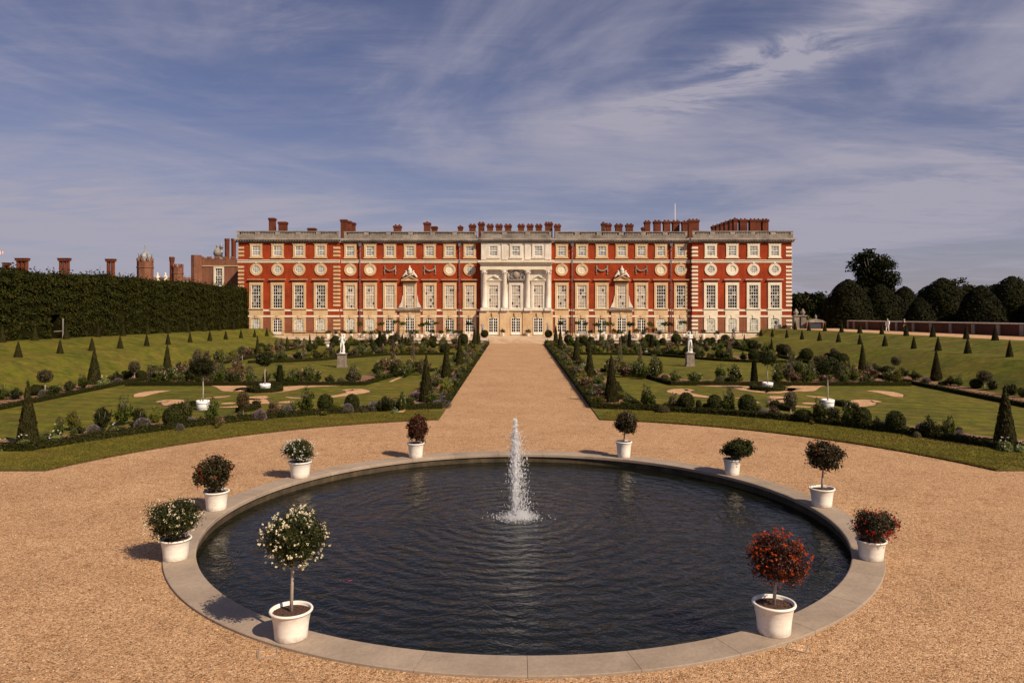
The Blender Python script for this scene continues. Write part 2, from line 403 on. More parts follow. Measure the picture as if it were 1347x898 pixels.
w = bpy.data.worlds.new('World'); scene.world = w; w.use_nodes = True
nt = w.node_tree; bg = nt.nodes['Background']
sky = nd(nt, 'ShaderNodeTexSky'); sky.sky_type = 'NISHITA'; sky.sun_disc = False
sky.sun_elevation = R(41); sky.sun_rotation = math.atan2(SUN.x, SUN.y); sky.air_density = 1.0; sky.dust_density = .6; sky.ozone_density = 2.0
d = coords(nt, 'Generated')
sp = nt.nodes.new('ShaderNodeSeparateXYZ'); nt.links.new(d, sp.inputs[0])
az = math_(nt, 'ARCTAN2', sp.outputs[0], sp.outputs[1]); el = math_(nt, 'ARCSINE', sp.outputs[2])
zz = math_(nt, 'ADD', math_(nt, 'MAXIMUM', sp.outputs[2], 0.0), .10)
pc = nt.nodes.new('ShaderNodeCombineXYZ')
nt.links.new(math_(nt, 'DIVIDE', sp.outputs[0], zz), pc.inputs[0]); nt.links.new(math_(nt, 'DIVIDE', sp.outputs[1], zz), pc.inputs[1])
def cl(scale, sc3, rot, detail, rough, dist, lo, hi, loc=(0,0,0)):
    mp = nd(nt, 'ShaderNodeMapping'); nt.links.new(pc.outputs[0], mp.inputs[0])
    mp.inputs['Rotation'].default_value = (0,0,R(rot)); mp.inputs['Scale'].default_value = sc3; mp.inputs['Location'].default_value = loc
    n = nd(nt, 'ShaderNodeTexNoise', Scale=scale, Detail=detail, Roughness=rough, Distortion=dist); nt.links.new(mp.outputs[0], n.inputs['Vector'])
    mr = nd(nt, 'ShaderNodeMapRange'); nt.links.new(n.outputs['Fac'], mr.inputs[0])
    mr.inputs[1].default_value = lo; mr.inputs[2].default_value = hi; mr.interpolation_type = 'SMOOTHSTEP'
    return mr.outputs[0]
c1 = cl(.50, (1.0, .8, 1), 20, 7, .58, 1.2, .40, .62, (3.1, 1.7, 0))
c2 = cl(1.0, (.45, 1.1, 1), 38, 9, .62, 1.6, .42, .74, (7.3, 2.2, 0))
c3 = cl(2.4, (.40, 1.3, 1), 30, 9, .66, 2.2, .46, .80, (1.3, 9.2, 0))
# one bright plume of cirrus at the upper right, lying along its own bearing in the sky
def plume(a0, e0, ang, la, lb, k):
    da = math_(nt, 'SUBTRACT', az, a0); de = math_(nt, 'SUBTRACT', el, e0); ca, sa = math.cos(ang), math.sin(ang)
    u = math_(nt, 'ADD', math_(nt, 'MULTIPLY', da, ca), math_(nt, 'MULTIPLY', de, sa))
    v_ = math_(nt, 'SUBTRACT', math_(nt, 'MULTIPLY', de, ca), math_(nt, 'MULTIPLY', da, sa))
    q = math_(nt, 'ADD', math_(nt, 'POWER', math_(nt, 'ABSOLUTE', math_(nt, 'DIVIDE', u, la)), 2.0), math_(nt, 'POWER', math_(nt, 'ABSOLUTE', math_(nt, 'DIVIDE', v_, lb)), 2.0))
    return math_(nt, 'MULTIPLY', math_(nt, 'EXPONENT', math_(nt, 'MULTIPLY', q, -1.0)), k)
wob = cl(2.6, (.5, 1.2, 1), -25, 9, .65, 1.5, .30, .72, (4.4, 3.0, 0))
pl1 = math_(nt, 'MULTIPLY', plume(.31, .292, .27, .17, .028, 1.9), wob)
pl2 = math_(nt, 'MULTIPLY', plume(-.46, .09, -.12, .35, .07, .5), wob)
pl3 = math_(nt, 'MULTIPLY', plume(.52, .13, .38, .30, .05, .6), wob)
pl4 = math_(nt, 'MULTIPLY', plume(-.24, .34, -.2, .14, .05, .45), wob)
low = math_(nt, 'MULTIPLY', math_(nt, 'SUBTRACT', 1.0, math_(nt, 'MINIMUM', math_(nt, 'DIVIDE', math_(nt, 'MAXIMUM', el, 0.0), .28), 1.0)), .30)
tot = math_(nt, 'ADD', math_(nt, 'MULTIPLY_ADD', c1, .52, .08), math_(nt, 'MULTIPLY', c2, .26))
tot = math_(nt, 'ADD', tot, math_(nt, 'MULTIPLY', c3, .16))
for p in (pl1, pl2, pl3, pl4, low): tot = math_(nt, 'ADD', tot, p)
tot = math_(nt, 'MINIMUM', tot, .95)
SKY_BLUE = (.74, .66, .86); CLOUD = (5.5, 5.25, 6.4)
skyc = mix(nt, 1, sky.outputs[0], SKY_BLUE, 'MULTIPLY')
nt.links.new(mix(nt, tot, skyc, CLOUD), bg.inputs[0]); bg.inputs[1].default_value = .055
scene.view_settings.view_transform = 'Standard'; scene.view_settings.look = 'None'
scene.view_settings.exposure = .35; scene.view_settings.gamma = 1; scene.view_settings.use_curve_mapping = False
# ------------------------------------------------------------------ the ground, lawns, banks and gravel
C0 = (0.2, 21.24); RO = 9.24; RI = 8.52; RC = 18.0; PW = 4.17; Y0 = 26.9; YS = 113.7
ZT = .60                                         # palace terrace level
def zc(y): return 1.94 - .0146*(y-57)            # crest of the grass bank
def zu(y): return 2.66 - .0142*(y-68.6)          # upper terrace
def gz(x, y):
    ax = abs(x); t = min(1, max(0, (y-29)/12)); t = t*t*(3-2*t)
    return t*float(np.interp(ax, [32.3, 34.5, 36.9, 38.0, 39.1, 41, 42.9, 44], [0, .42*zc(y), .93*zc(y), zc(y), zc(y)+.02, (zc(y)+zu(y))/2, zu(y)-.03, zu(y)]))
def flat(name, poly, z, m, kind='structure', skirt=0, sm=None):
    mb = MB(); n = len(poly)
    mb.add([(p[0], p[1], z) for p in poly], [tuple(range(n))])
    if skirt:
        mb.add([(p[0], p[1], z) for p in poly] + [(p[0], p[1], z-skirt) for p in poly], [(k, (k+1) % n, n+(k+1) % n, n+k) for k in range(n)], 1)
    o = mb.build(name, [m, sm or m]); o['kind'] = kind
    return o
def ccw(poly):
    a = sum(poly[i][0]*poly[(i+1) % len(poly)][1] - poly[(i+1) % len(poly)][0]*poly[i][1] for i in range(len(poly)))
    return poly if a > 0 else poly[::-1]
def mirror(poly): return [(2*C0[0]-p[0], p[1]) for p in poly]

# ground: one sheet with a hole for the basin
mb = MB(); N = 96; rs = [9.0, 18, 40, 120, 400, 1500, 5000]
vs = [(C0[0]+r*math.cos(2*PI*k/N), C0[1]+r*math.sin(2*PI*k/N), -.07) for r in rs for k in range(N)]
fs = [(i*N+k, (i+1)*N+k, (i+1)*N+(k+1) % N, i*N+(k+1) % N) for i in range(len(rs)-1) for k in range(N)]
mb.add(vs, fs).build('ground', M['dry'], kind='structure')
# gravel: court round the basin + the long central path + the cross walk in front
def r_out(a):
    c, s = math.cos(a), math.sin(a); r = RC
    if s > 0:
        if abs(c)*92.46/s < PW: r = max(r, (YS-C0[1])/s)
        elif abs(c) > 1e-6 and PW/abs(c)*s < YS-C0[1]: r = max(r, PW/abs(c))
        rr = (Y0-C0[1])/s
        r = max(r, min(rr, 70/abs(c) if abs(c) > 1e-6 else 1e9) if rr > RC else r)
    else:
        r = max(r, min(70/abs(c) if abs(c) > 1e-6 else 1e9, 45/abs(s) if abs(s) > 1e-6 else 1e9))
    return r
ang = sorted(set([2*PI*k/240 for k in range(240)] + [math.atan2(YS-C0[1], sx*PW) for sx in (1,-1)] + [PI/2 + s*math.asin(PW/RC) for s in (1,-1)]
      + [math.asin((Y0-C0[1])/RC), PI-math.asin((Y0-C0[1])/RC), math.atan2(Y0-C0[1], 70), PI-math.atan2(Y0-C0[1], 70), 2*PI-math.atan2(45, 70), PI+math.atan2(45, 70)]
      + [PI/2 + s*q for s in (1,-1) for q in np.linspace(.0451, .23, 30)]))
mb = MB(); n = len(ang); vs = []
for a in ang:
    for t in (0, 1):
        r = 9.1 if t == 0 else r_out(a)
        vs.append((C0[0]+r*math.cos(a), C0[1]+r*math.sin(a), 0))
mb.add(vs, [(2*k, 2*k+1, 2*((k+1) % n)+1, 2*((k+1) % n)) for k in range(n)]).build('gravel_court', M['gravel'], kind='structure')

# loose stones lying on the raked gravel nearest the camera
mp_, nt, bb = new_mat('loose pebbles'); gi = nt.nodes.new('ShaderNodeNewGeometry').outputs['Random Per Island']
nt.links.new(ramp(nt, gi, [(0, (.12,.07,.035)), (.4, (.42,.25,.13)), (.75, (.55,.36,.20)), (1, (.60,.44,.28))]), bb.inputs['Base Color']); bb.inputs['Roughness'].default_value = .85
mb = MB()
for _ in range(9000):
    y = 8.5 + 22*random.random()**1.7; x = random.uniform(-.75, .75)*y
    if math.hypot(x-C0[0], y-C0[1]) < RO+.02 or (y > Y0 and math.hypot(x-C0[0], y-C0[1]) > RC-.1): continue
    r = random.uniform(.006, .015)*(1 if random.random() < .93 else 1.3)
    mb.blob((x, y, r*.35), r*random.uniform(.8, 1.4), r, r*.75, n=5, m=4, jit=.15, smooth=False)
o = mb.build('loose_pebbles', mp_, kind='stuff'); o['label'] = 'loose small stones on the gravel nearest the camera'; o['category'] = 'gravel'

# lawns left and right with a cut edge standing a little above the gravel
ye = C0[1] + math.sqrt(RC**2 - PW**2)
arc = [(C0[0]+RC*math.cos(a), C0[1]+RC*math.sin(a)) for a in np.linspace(PI/2+math.asin(PW/RC), PI-math.asin((Y0-C0[1])/RC), 220)]
arc = [(p[0]+random.gauss(0, .025), p[1]+random.gauss(0, .025)) if 0 < i < 219 else p for i, p in enumerate(arc)]
lawnL = [(C0[0]-PW, YS)] + arc + [(-70, Y0), (-70, 34), (-32.6, 40), (-32.6, YS)]
flat('lawn', ccw(lawnL), .05, M['grass'], skirt=.13, sm=M['turf_edge'])
flat('lawn', ccw(mirror(lawnL)), .05, M['grass'], skirt=.13, sm=M['turf_edge'])

# short blades on the grass strips nearest the camera, thicker along the cut edge
M['blade'] = leaf_mat('grass blades', [(.075,.066,.007), (.12,.100,.012), (.17,.13,.026), (.23,.165,.055)], .3, objvar=0)
mb = MB(); n = 60000
r = np.where(rng.random(n) < .25, RC + abs(rng.normal(0, .10, n)), rng.uniform(RC, 21.8, n)); al = rng.uniform(.30, 1.335, n); sg = rng.choice((-1, 1), n)
P = np.stack([C0[0]+sg*r*np.cos(al), C0[1]+r*np.sin(al), np.full(n, .065)], 1); N = rng.normal(0, 1, (n, 3)); N[:, 2] *= .25
P = P[(P[:, 1] > Y0+.05)]; N = N[:len(P)]
mb.leaves(P, N, .07, .022, 0, .1); o = mb.build('grass', M['blade'], kind='stuff'); o['label'] = 'short grass blades on the strips round the gravel'; o['category'] = 'grass'
# banks and upper terraces
for sg in (-1, 1):
    mb = MB(); ys = np.linspace(27, 128, 102); xs = [31.9, 32.6, 33.5, 34.5, 35.7, 36.9, 37.5, 38.0, 39.1, 40, 41, 42, 42.9, 44, 46.2] + ([50, 60, 75] if sg < 0 else [])
    vs = []
    for y in ys:
        for x in xs:
            z = gz(x, y) + .03*math.sin(y*.7+x)*math.sin(x*1.1)*min(1, max(0, (y-29)/12))
            if y > 114.5 and x < 42: z = max(z + (ZT-.04-z)*min(1, (y-114.5)/3), .2) if z > .3 else z
            vs.append((sg*x, y, z + .03))
    nx = len(xs)
    fs = [((j*nx+i), (j*nx+i+1), ((j+1)*nx+i+1), ((j+1)*nx+i)) if sg > 0 else ((j*nx+i), ((j+1)*nx+i), ((j+1)*nx+i+1), (j*nx+i+1)) for j in range(len(ys)-1) for i in range(nx-1)]
    mb.add(vs, fs, 0, True).build('grass_bank', M['bank'], kind='structure')
# gravel walk on the right upper terrace
mb = MB(); ys = np.linspace(27, 128, 40)
mb.add([(x, y, gz(x, y)+.034) for y in ys for x in (46.2, 55.0)], [(2*j, 2*j+1, 2*j+3, 2*j+2) for j in range(len(ys)-1)]).build('gravel_walk', M['gravel_pale'], kind='structure')
mb = MB()
mb.add([(x, y, gz(x, y)-.1+(.2 if y < 40 else 0)) for y in ys for x in (55.0, 120.0)], [(2*j, 2*j+1, 2*j+3, 2*j+2) for j in range(len(ys)-1)]).build('wilderness_grass', M['dry'], kind='structure')

# palace terrace, its front wall and the steps
flat('palace_terrace', [(-60, YS+1.6), (60, YS+1.6), (60, 150), (-60, 150)], ZT, M['terrace'])
for sg, side in ((-1, 'left'), (1, 'right')):
    mb = MB(); xa, xb = sorted((sg*(PW+.25)+C0[0], sg*33.5))
    mb.box(xa, xb, YS+1.2, YS+1.598, -.06, ZT-.12)
    o = mb.build('terrace_wall', M['terrace'])
    mb = MB(); mb.box(xa-.0, xb+.0, YS+1.08, YS+1.7, ZT-.12, ZT+.01); mb.build('coping', M['stone_c'], o)
    tag(o, 'low pale stone terrace wall %s of the palace steps' % side, 'wall')
st = empty('stone_steps', (C0[0], YS, 0))
for k in range(4):
    mb = MB(); mb.box(-PW-.15, PW+.15, k*.4, (k+1)*.4 + (.02 if k == 3 else 0), -.06, (k+1)*ZT/4 + (.005 if k == 3 else 0)); mb.build('step', M['terrace'], st)
tag(st, 'wide shallow stone steps from gravel path up to palace terrace', 'steps')

# ------------------------------------------------------------------ beds and box hedges
CY = C0[1]
def hedge_line(rad, yline, x0, x1, n=44):
    """arc of radius rad round the basin that runs out into the line y = yline; x0 -> x1 (left side, negative)"""
    out = []
    for x in np.linspace(x0, x1, n):
        dx = x - C0[0]; ya = CY + math.sqrt(max(rad*rad - dx*dx, 0)) if abs(dx) < rad else -1
        out.append((float(x), max(ya, yline)))
    return out
front = hedge_line(22.0, 30.5, -4.2, -31.0)
back = hedge_line(24.5, 33.0, -6.6, -31.0)
beds = {
 'front': ccw(front + back[::-1]),
 'path': ccw([(-3.97, 42.6), (-6.9, 41.9), (-6.9, 112), (-3.97, 112)]),
 'cross': ccw([(-28.5, 54.6), (-11.1, 55.0), (-9.3, 66), (-7.0, 66.1), (-7.0, 68.5), (-11.6, 68.5), (-13.2, 58.6), (-22, 58.3), (-23.5, 67), (-28.5, 67)]),
 'far': ccw([(-27, 75.5), (-23.5, 76.5), (-21, 78.3), (-18, 83), (-14.5, 87.3), (-7.0, 88.2), (-7.0, 92), (-16, 92), (-21, 88), (-27, 86)]),
 'terr': ccw([(-31, 107.5), (-7.0, 107.5), (-7.0, 113), (-31, 113)]),
 'outer': ccw([(-29.2, 33.5), (-32.3, 36), (-32.3, 112), (-29.2, 112)]),
}
for k, p in beds.items():
    z = {'front': .056, 'path': .060, 'cross': .064, 'far': .068, 'terr': .072, 'outer': .076}[k]
    flat('flower_bed', p, z, M['soil']); flat('flower_bed', ccw(mirror(p)), z, M['soil'])

def strip_hedge(pts, wd, ht, closed=False, dens=60, z0=.05, ls=.075, m='box', kind_name='box_hedge'):
    mb = MB(); P = [Vector((p[0], p[1], 0)) for p in pts]; n = len(P); vs = []
    tot = 0
    for i, p in enumerate(P):
        a = P[(i-1) % n] if closed or i > 0 else p; b = P[(i+1) % n] if closed or i < n-1 else p
        t = (b-a).normalized(); u = Vector((-t.y, t.x, 0))
        for sx, z in ((-1, 0), (-1.0, .85), (-.7, 1), (.7, 1), (1.0, .85), (1, 0)):
            vs.append((p.x+u.x*sx*wd*.45, p.y+u.y*sx*wd*.45, z0-.03+z*(ht*.95) + (0 if z == 0 else random.uniform(-.02, .02))))
    fs = []
    for i in range(n if closed else n-1):
        j = (i+1) % n
        for k in range(5): fs.append((i*6+k, i*6+k+1, j*6+k+1, j*6+k))
    mb.add(vs, fs, 1)
    if not closed: mb.add(vs[:6], [tuple(range(6))], 1); mb.add(vs[-6:], [tuple(reversed(range(6)))], 1)
    LP = []; LN = []
    for i in range(n if closed else n-1):
        a, b = P[i], P[(i+1) % n]; L = (b-a).length; t = (b-a).normalized(); u = Vector((-t.y, t.x, 0))
        for _ in range(int(L*dens)):
            q = a.lerp(b, random.random()); s = random.random()
            if s < .45: off = random.uniform(-.5, .5)*wd; z = ht; nn = (0,0,1)
            else:
                sd = random.choice((-1, 1)); off = sd*wd*.5; z = random.uniform(.05, 1)*ht; nn = (u.x*sd, u.y*sd, .3)
            LP.append((q.x+u.x*off+random.gauss(0, .015), q.y+u.y*off+random.gauss(0, .015), z0+z+random.gauss(0, .015))); LN.append(nn)
    mb.leaves(LP, LN, ls*1.15, ls*.85, 0)
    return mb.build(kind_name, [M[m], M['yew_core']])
def densify(pts, step=1.0):
    out = []
    for a, b in zip(pts[:-1], pts[1:]):
        n = max(1, int(math.dist(a, b)/step))
        out += [(a[0]+(b[0]-a[0])*k/n, a[1]+(b[1]-a[1])*k/n) for k in range(n)]
    return out + [pts[-1]]
RUNS = [
 ('low dark box hedge curving between %s front bed and grass strip', front, .40, .30, 260),
 ('long low box hedge edging the gravel path along %s path bed', [(-4.1, 43.2), (-4.1, 112.6)], .36, .32, 140),
 ('angled low box hedge in front of %s rose bed behind the scroll lawn', [(-28.4, 54.6), (-11.1, 55.0), (-9.3, 66), (-7.1, 66.1)], .36, .32, 60),
 ('stepped low box hedge beyond the statue lawn on %s side', [(-27, 75.5), (-23.5, 76.5), (-21, 78.3), (-18, 83), (-14.5, 87.3), (-7.1, 88.2)], .36, .32, 45),
 ('straight low box hedge edging %s outer bed below the grass bank', [(-29.1, 34.0), (-29.1, 111)], .38, .30, 60),
 ('far low box hedge before %s bed under the terrace wall', [(-29, 107.3), (-7.0, 107.3)], .36, .32, 35),
]
for lab, pts, wd, ht, dens in RUNS:
    for sg, side in ((-1, 'left'), (1, 'right')):
        q = densify(pts, .8) if len(pts) < 20 else pts
        o = strip_hedge(q if sg < 0 else mirror(q), wd, ht, dens=dens)
        tag(o, lab % side, 'hedge', 'low box hedges of the parterre')
o = strip_hedge(mirror(densify([(-6.75, 43.3), (-6.5, 48.5), (-7, 55)], .8)), .3, .28, dens=80)
tag(o, 'short low box hedge between right path bed and scroll lawn', 'hedge', 'low box hedges of the parterre')

# scrolls of gravel cut into the front lawns, taken from the ground they lie on
def sweep_flat(pts, wid, z):
    """smooth band through pts (ground coords) with widths"""
    P = [Vector((p[0], p[1])) for p in pts]; n = len(P); out = []; ww = []
    for i in range(n-1):
        p0, p1, p2, p3 = P[max(i-1, 0)], P[i], P[i+1], P[min(i+2, n-1)]
        for k in range(8):
            t = k/8
            out.append(.5*((2*p1) + (p2-p0)*t + (2*p0-5*p1+4*p2-p3)*t*t + (3*p1-p0-3*p2+p3)*t**3)); ww.append(wid[i]+(wid[i+1]-wid[i])*t)
    out.append(P[-1]); ww.append(wid[-1])
    vs = []
    for i, p in enumerate(out):
        t = (out[min(i+1, len(out)-1)] - out[max(i-1, 0)]).normalized(); u = Vector((-t.y, t.x))
        vs += [(p.x+u.x*ww[i]/2, p.y+u.y*ww[i]/2, z), (p.x-u.x*ww[i]/2, p.y-u.y*ww[i]/2, z)]
    return vs, [(2*i, 2*i+1, 2*i+3, 2*i+2) for i in range(len(out)-1)]
SCR = [
 ([(183,523),(189,519.5),(199,517),(211,515.6),(224,514.8)], [.5,1.2,1.3,1.1,.1]),
 ([(255,507.3),(271,506.2),(288.5,506),(302.5,509),(315,513.5),(330,512.6),(350,516.5),(371,513),(395,509.5),(440,507.2),(490,505.2)], [.1,1.5,1.9,1.9,2.3,1.7,1.5,2.2,1.5,1.2,.1]),
 ([(270,524.7),(287,523.4),(304,521.6)], [.1,.8,.1]),
 ([(205,529.7),(220,528.6),(229,529.5),(231,533),(243,536.6)], [.1,1.5,1.5,1.3,.3]),
 ([(291,531.8),(300,531.6),(309,531.8)], [.3,.8,.3]),
 ([(288.5,537),(310,536),(335,534)], [.2,.6,.2]),
 ([(324,525.2),(334,527.4),(340,530),(354,531.8)], [.2,1.5,1.3,.2]),
 ([(332,527),(342,523.2),(352,522)], [.9,1.5,.1]),
 ([(376,523),(386,524.2),(397,524.6)], [.2,.5,.2]),
 ([(418,524.6),(440,522.4),(461,519),(471,516.2),(464,513.6),(451,514.6)], [.2,.8,1.1,1.6,1.5,.2]),
 ([(372.5,531),(378,529.6),(383,528.2)], [.9,.9,.2]),
]
mbL, mbR = MB(), MB(); sL, sR = MB(), MB()
for pts, wid in SCR:
    g = [gp(p[0], p[1])[:2] for p in pts]
    for mb, mbs, q in ((mbL, sL, g), (mbR, sR, mirror(g))):
        v, f = sweep_flat(q, wid, .060); mb.add(v, f)
        v, f = sweep_flat(q, [x+.22 for x in wid], .055); mbs.add(v, f)
for mb in (mbL, mbR): mb.build('gravel_scroll', M['gravel_pale'], kind='structure')
for mb in (sL, sR): mb.build('scroll_edge', M['turf_edge'], kind='structure')
# thin gravel strips beside the left path bed
mb = MB()
for pts in ([(527,544),(537,535),(548,526)], [(513,503.6),(524,498.6),(534.7,494)]):
    v, f = sweep_flat([gp(*p)[:2] for p in pts], [.3,.3,.3], .080); mb.add(v, f)
mb.build('gravel_strip', M['gravel_pale'], kind='structure')

# ------------------------------------------------------------------ basin, water, fountain
bs = empty('pool_basin', (C0[0], C0[1], 0))
NS = 31
for k in range(NS):
    a0 = 2*PI*k/NS + .05 + .0009; a1 = 2*PI*(k+1)/NS + .05; q = 8; vs = []
    for i in range(q+1):
        a = a0 + (a1-a0)*i/q
        for r, z in ((RI, -.055), (RI, .035), (RI+.025, .05), (RO-.01, .05), (RO, .04), (RO, -.1)):
            vs.append((r*math.cos(a), r*math.sin(a), z))
    fs = [(i*6+j, i*6+j+1, (i+1)*6+j+1, (i+1)*6+j) for i in range(q) for j in range(5)]
    fs += [(i*6+5, i*6, (i+1)*6, (i+1)*6+5) for i in range(q)] + [tuple(reversed(range(6))), tuple(q*6+j for j in range(6))]
    MB().add(vs, fs).build('coping_stone', M['coping'], bs)
mb = MB(); n = 128
vs = [(r*math.cos(2*PI*k/n), r*math.sin(2*PI*k/n), z) for r, z in ((RI+.06, -.05), (RI+.06, -.75)) for k in range(n)]
mb.add(vs, [(k, n+k, n+(k+1) % n, (k+1) % n) for k in range(n)], 0, True).build('basin_wall', M['basin'], bs)
tag(bs, 'large round garden basin with a flat grey stone rim', 'pool')

m, nt, b = new_mat('dark pool water')
co = coords(nt); FOUNT = (-.02 - C0[0], 22.0 - C0[1])
b.inputs['Base Color'].default_value = (.005, .006, .003, 1); b.inputs['Roughness'].default_value = .015; b.inputs['IOR'].default_value = 1.33
mp = nd(nt, 'ShaderNodeMapping'); nt.links.new(co, mp.inputs[0]); mp.inputs['Location'].default_value = (-FOUNT[0], -FOUNT[1], 0)
nz = nd(nt, 'ShaderNodeTexNoise', Scale=.8, Detail=5); nt.links.new(co, nz.inputs['Vector'])
ln = nt.nodes.new('ShaderNodeVectorMath'); ln.operation = 'LENGTH'; nt.links.new(mp.outputs[0], ln.inputs[0])
rad = ln.outputs['Value']
ph = math_(nt, 'MULTIPLY_ADD', nz.outputs['Fac'], 13.0, math_(nt, 'MULTIPLY', rad, 13.0))
ring = math_(nt, 'MULTIPLY', math_(nt, 'SINE', ph), math_(nt, 'DIVIDE', 1.0, math_(nt, 'MULTIPLY_ADD', rad, .10, 1.0)))
w1 = noise(nt, co, 1.9, 4, .55, 1.2, (.95, 1.15, 1)); w2 = noise(nt, co, 6.0, 3, .55, .8, (.9, 1.2, 1)); w3 = noise(nt, co, .6, 2, .5, .5)
hh = math_(nt, 'ADD', math_(nt, 'MULTIPLY', ring, .15), math_(nt, 'ADD', math_(nt, 'MULTIPLY', w1, .75), math_(nt, 'MULTIPLY', w2, .30)))
hh = math_(nt, 'ADD', hh, math_(nt, 'MULTIPLY', w3, 1.2))
bump(nt, b, hh, 1.0, .056)
M['water'] = m
mb = MB(); n = 96
mb.add([((RI+.08)*math.cos(2*PI*k/n), (RI+.08)*math.sin(2*PI*k/n), 0) for k in range(n)], [tuple(range(n))]).build('water', M['water'], loc=(C0[0], C0[1], -.27), kind='structure')

M['spray'] = simple('white spray', (.86,.87,.90), None, .25, spec=.5)
nt = M['spray'].node_tree; tr = nd(nt, 'ShaderNodeBsdfTranslucent'); tr.inputs[0].default_value = (.9,.91,.95,1)
tp = nd(nt, 'ShaderNodeBsdfTransparent'); mx = nt.nodes.new('ShaderNodeMixShader'); mx.inputs[0].default_value = .4
nt.links.new(nt.nodes['Principled BSDF'].outputs[0], mx.inputs[1]); nt.links.new(tr.outputs[0], mx.inputs[2])
mx2 = nt.nodes.new('ShaderNodeMixShader'); mx2.inputs[0].default_value = .28; nt.links.new(mx.outputs[0], mx2.inputs[1]); nt.links.new(tp.outputs[0], mx2.inputs[2]); mx = mx2
nt.links.new(mx.outputs[0], nt.nodes['Material Output'].inputs[0])
fo = empty('fountain', (-.02, 22.0, -.27))
MB().lathe([(.06,-.4),(.06,.02),(.075,.03),(.075,.12),(.035,.13)], 12).build('nozzle', M['iron'], fo)
HT = 2.9
mb = MB()
pts = []; rad_ = []
for k in range(46):
    t = k/45; z = .10 + t*(HT-.35)
    pts.append((.03*math.sin(z*7)*t + random.gauss(0, .012)*(.4+t) + .015*t, .02*random.gauss(0, 1)*t, z)); rad_.append((.028 + .036*math.sin(PI*min(t*1.15, 1))**.8)*random.uniform(.65, 1.25)*(1 if t < .85 else max(.15, (1-t)/.15)))
mb.tube(pts, rad_, 9)
for _ in range(2200):
    t = random.random()**.9; z = .15 + t*(HT-.15)
    s = .025 + .055*math.sin(PI*min(1, t*1.05)); r = random.choice((.005, .007, .010, .014))*random.uniform(.7, 1.3)
    mb.blob((random.gauss(0, s)+.02*t, random.gauss(0, s), z), r, r, r*random.uniform(1, 3.4), n=4, m=4)
mb.build('water_jet', M['spray'], fo)
mb = MB()
for _ in range(2600):
    z = .02 + (HT-.4)*random.random()**1.5; t = z/HT
    side = .09 + .09*(1-t); off = .09*(1-t)*1.4 + .04
    r = random.choice((.0035, .005, .007, .010))
    mb.blob((random.gauss(off, side), random.gauss(0, side), z), r, r, r*random.uniform(1, 3.5), n=4, m=4)
for _ in range(2600):
    a = random.random()*2*PI; q = .05 + abs(random.gauss(0, .25)); z = .005 + abs(random.gauss(0, .08))*max(.1, 1-q*.7)
    r = random.choice((.0035, .005, .007, .011))
    mb.blob((q*math.cos(a)*1.2 + .10, q*math.sin(a), z), r*1.3, r*1.3, r*1.2, n=4, m=4)
mb.build('falling_spray', M['spray'], fo)
tag(fo, 'white jet of water rising from a dark nozzle in the basin', 'fountain')
# a red fish near the surface, left of the jet
gx, gy, _ = gp(460.5, 763, -.27)
mb = MB(); mb.blob((0,0,0), .085, .03, .022, n=8, m=6); mb.prism([(-.075,-.004),(-.15,-.028),(-.135,0),(-.15,.03)], -.005, .005)
o = mb.build('goldfish', simple('goldfish skin', (.35,.04,.035), None, .5), loc=(gx, gy, -.286)); o.rotation_euler.z = .5
tag(o, 'small red goldfish at the water surface left of the jet', 'fish')
# stone inspection covers set in the gravel
for (px, py, rz, lab) in ((352, 859, .35, 'left'), (1050, 851, -.55, 'right')):
    x, y, _ = gp(px, py); mb = MB()
    mb.box(-.17, .17, -.17, -.145, -.02, .016); mb.box(-.17, .17, .145, .17, -.02, .016); mb.box(-.17, -.145, -.145, .145, -.02, .016); mb.box(.145, .17, -.145, .145, -.02, .016)
    o = mb.build('drain_cover', M['coping'], loc=(x, y, 0)); o.rotation_euler.z = rz
    MB().box(-.14, .14, -.14, .14, -.02, .008).build('lid', M['gravel_pale'], o)
    tag(o, 'small square drain cover in gravel before the front %s pot' % lab, 'drain cover')

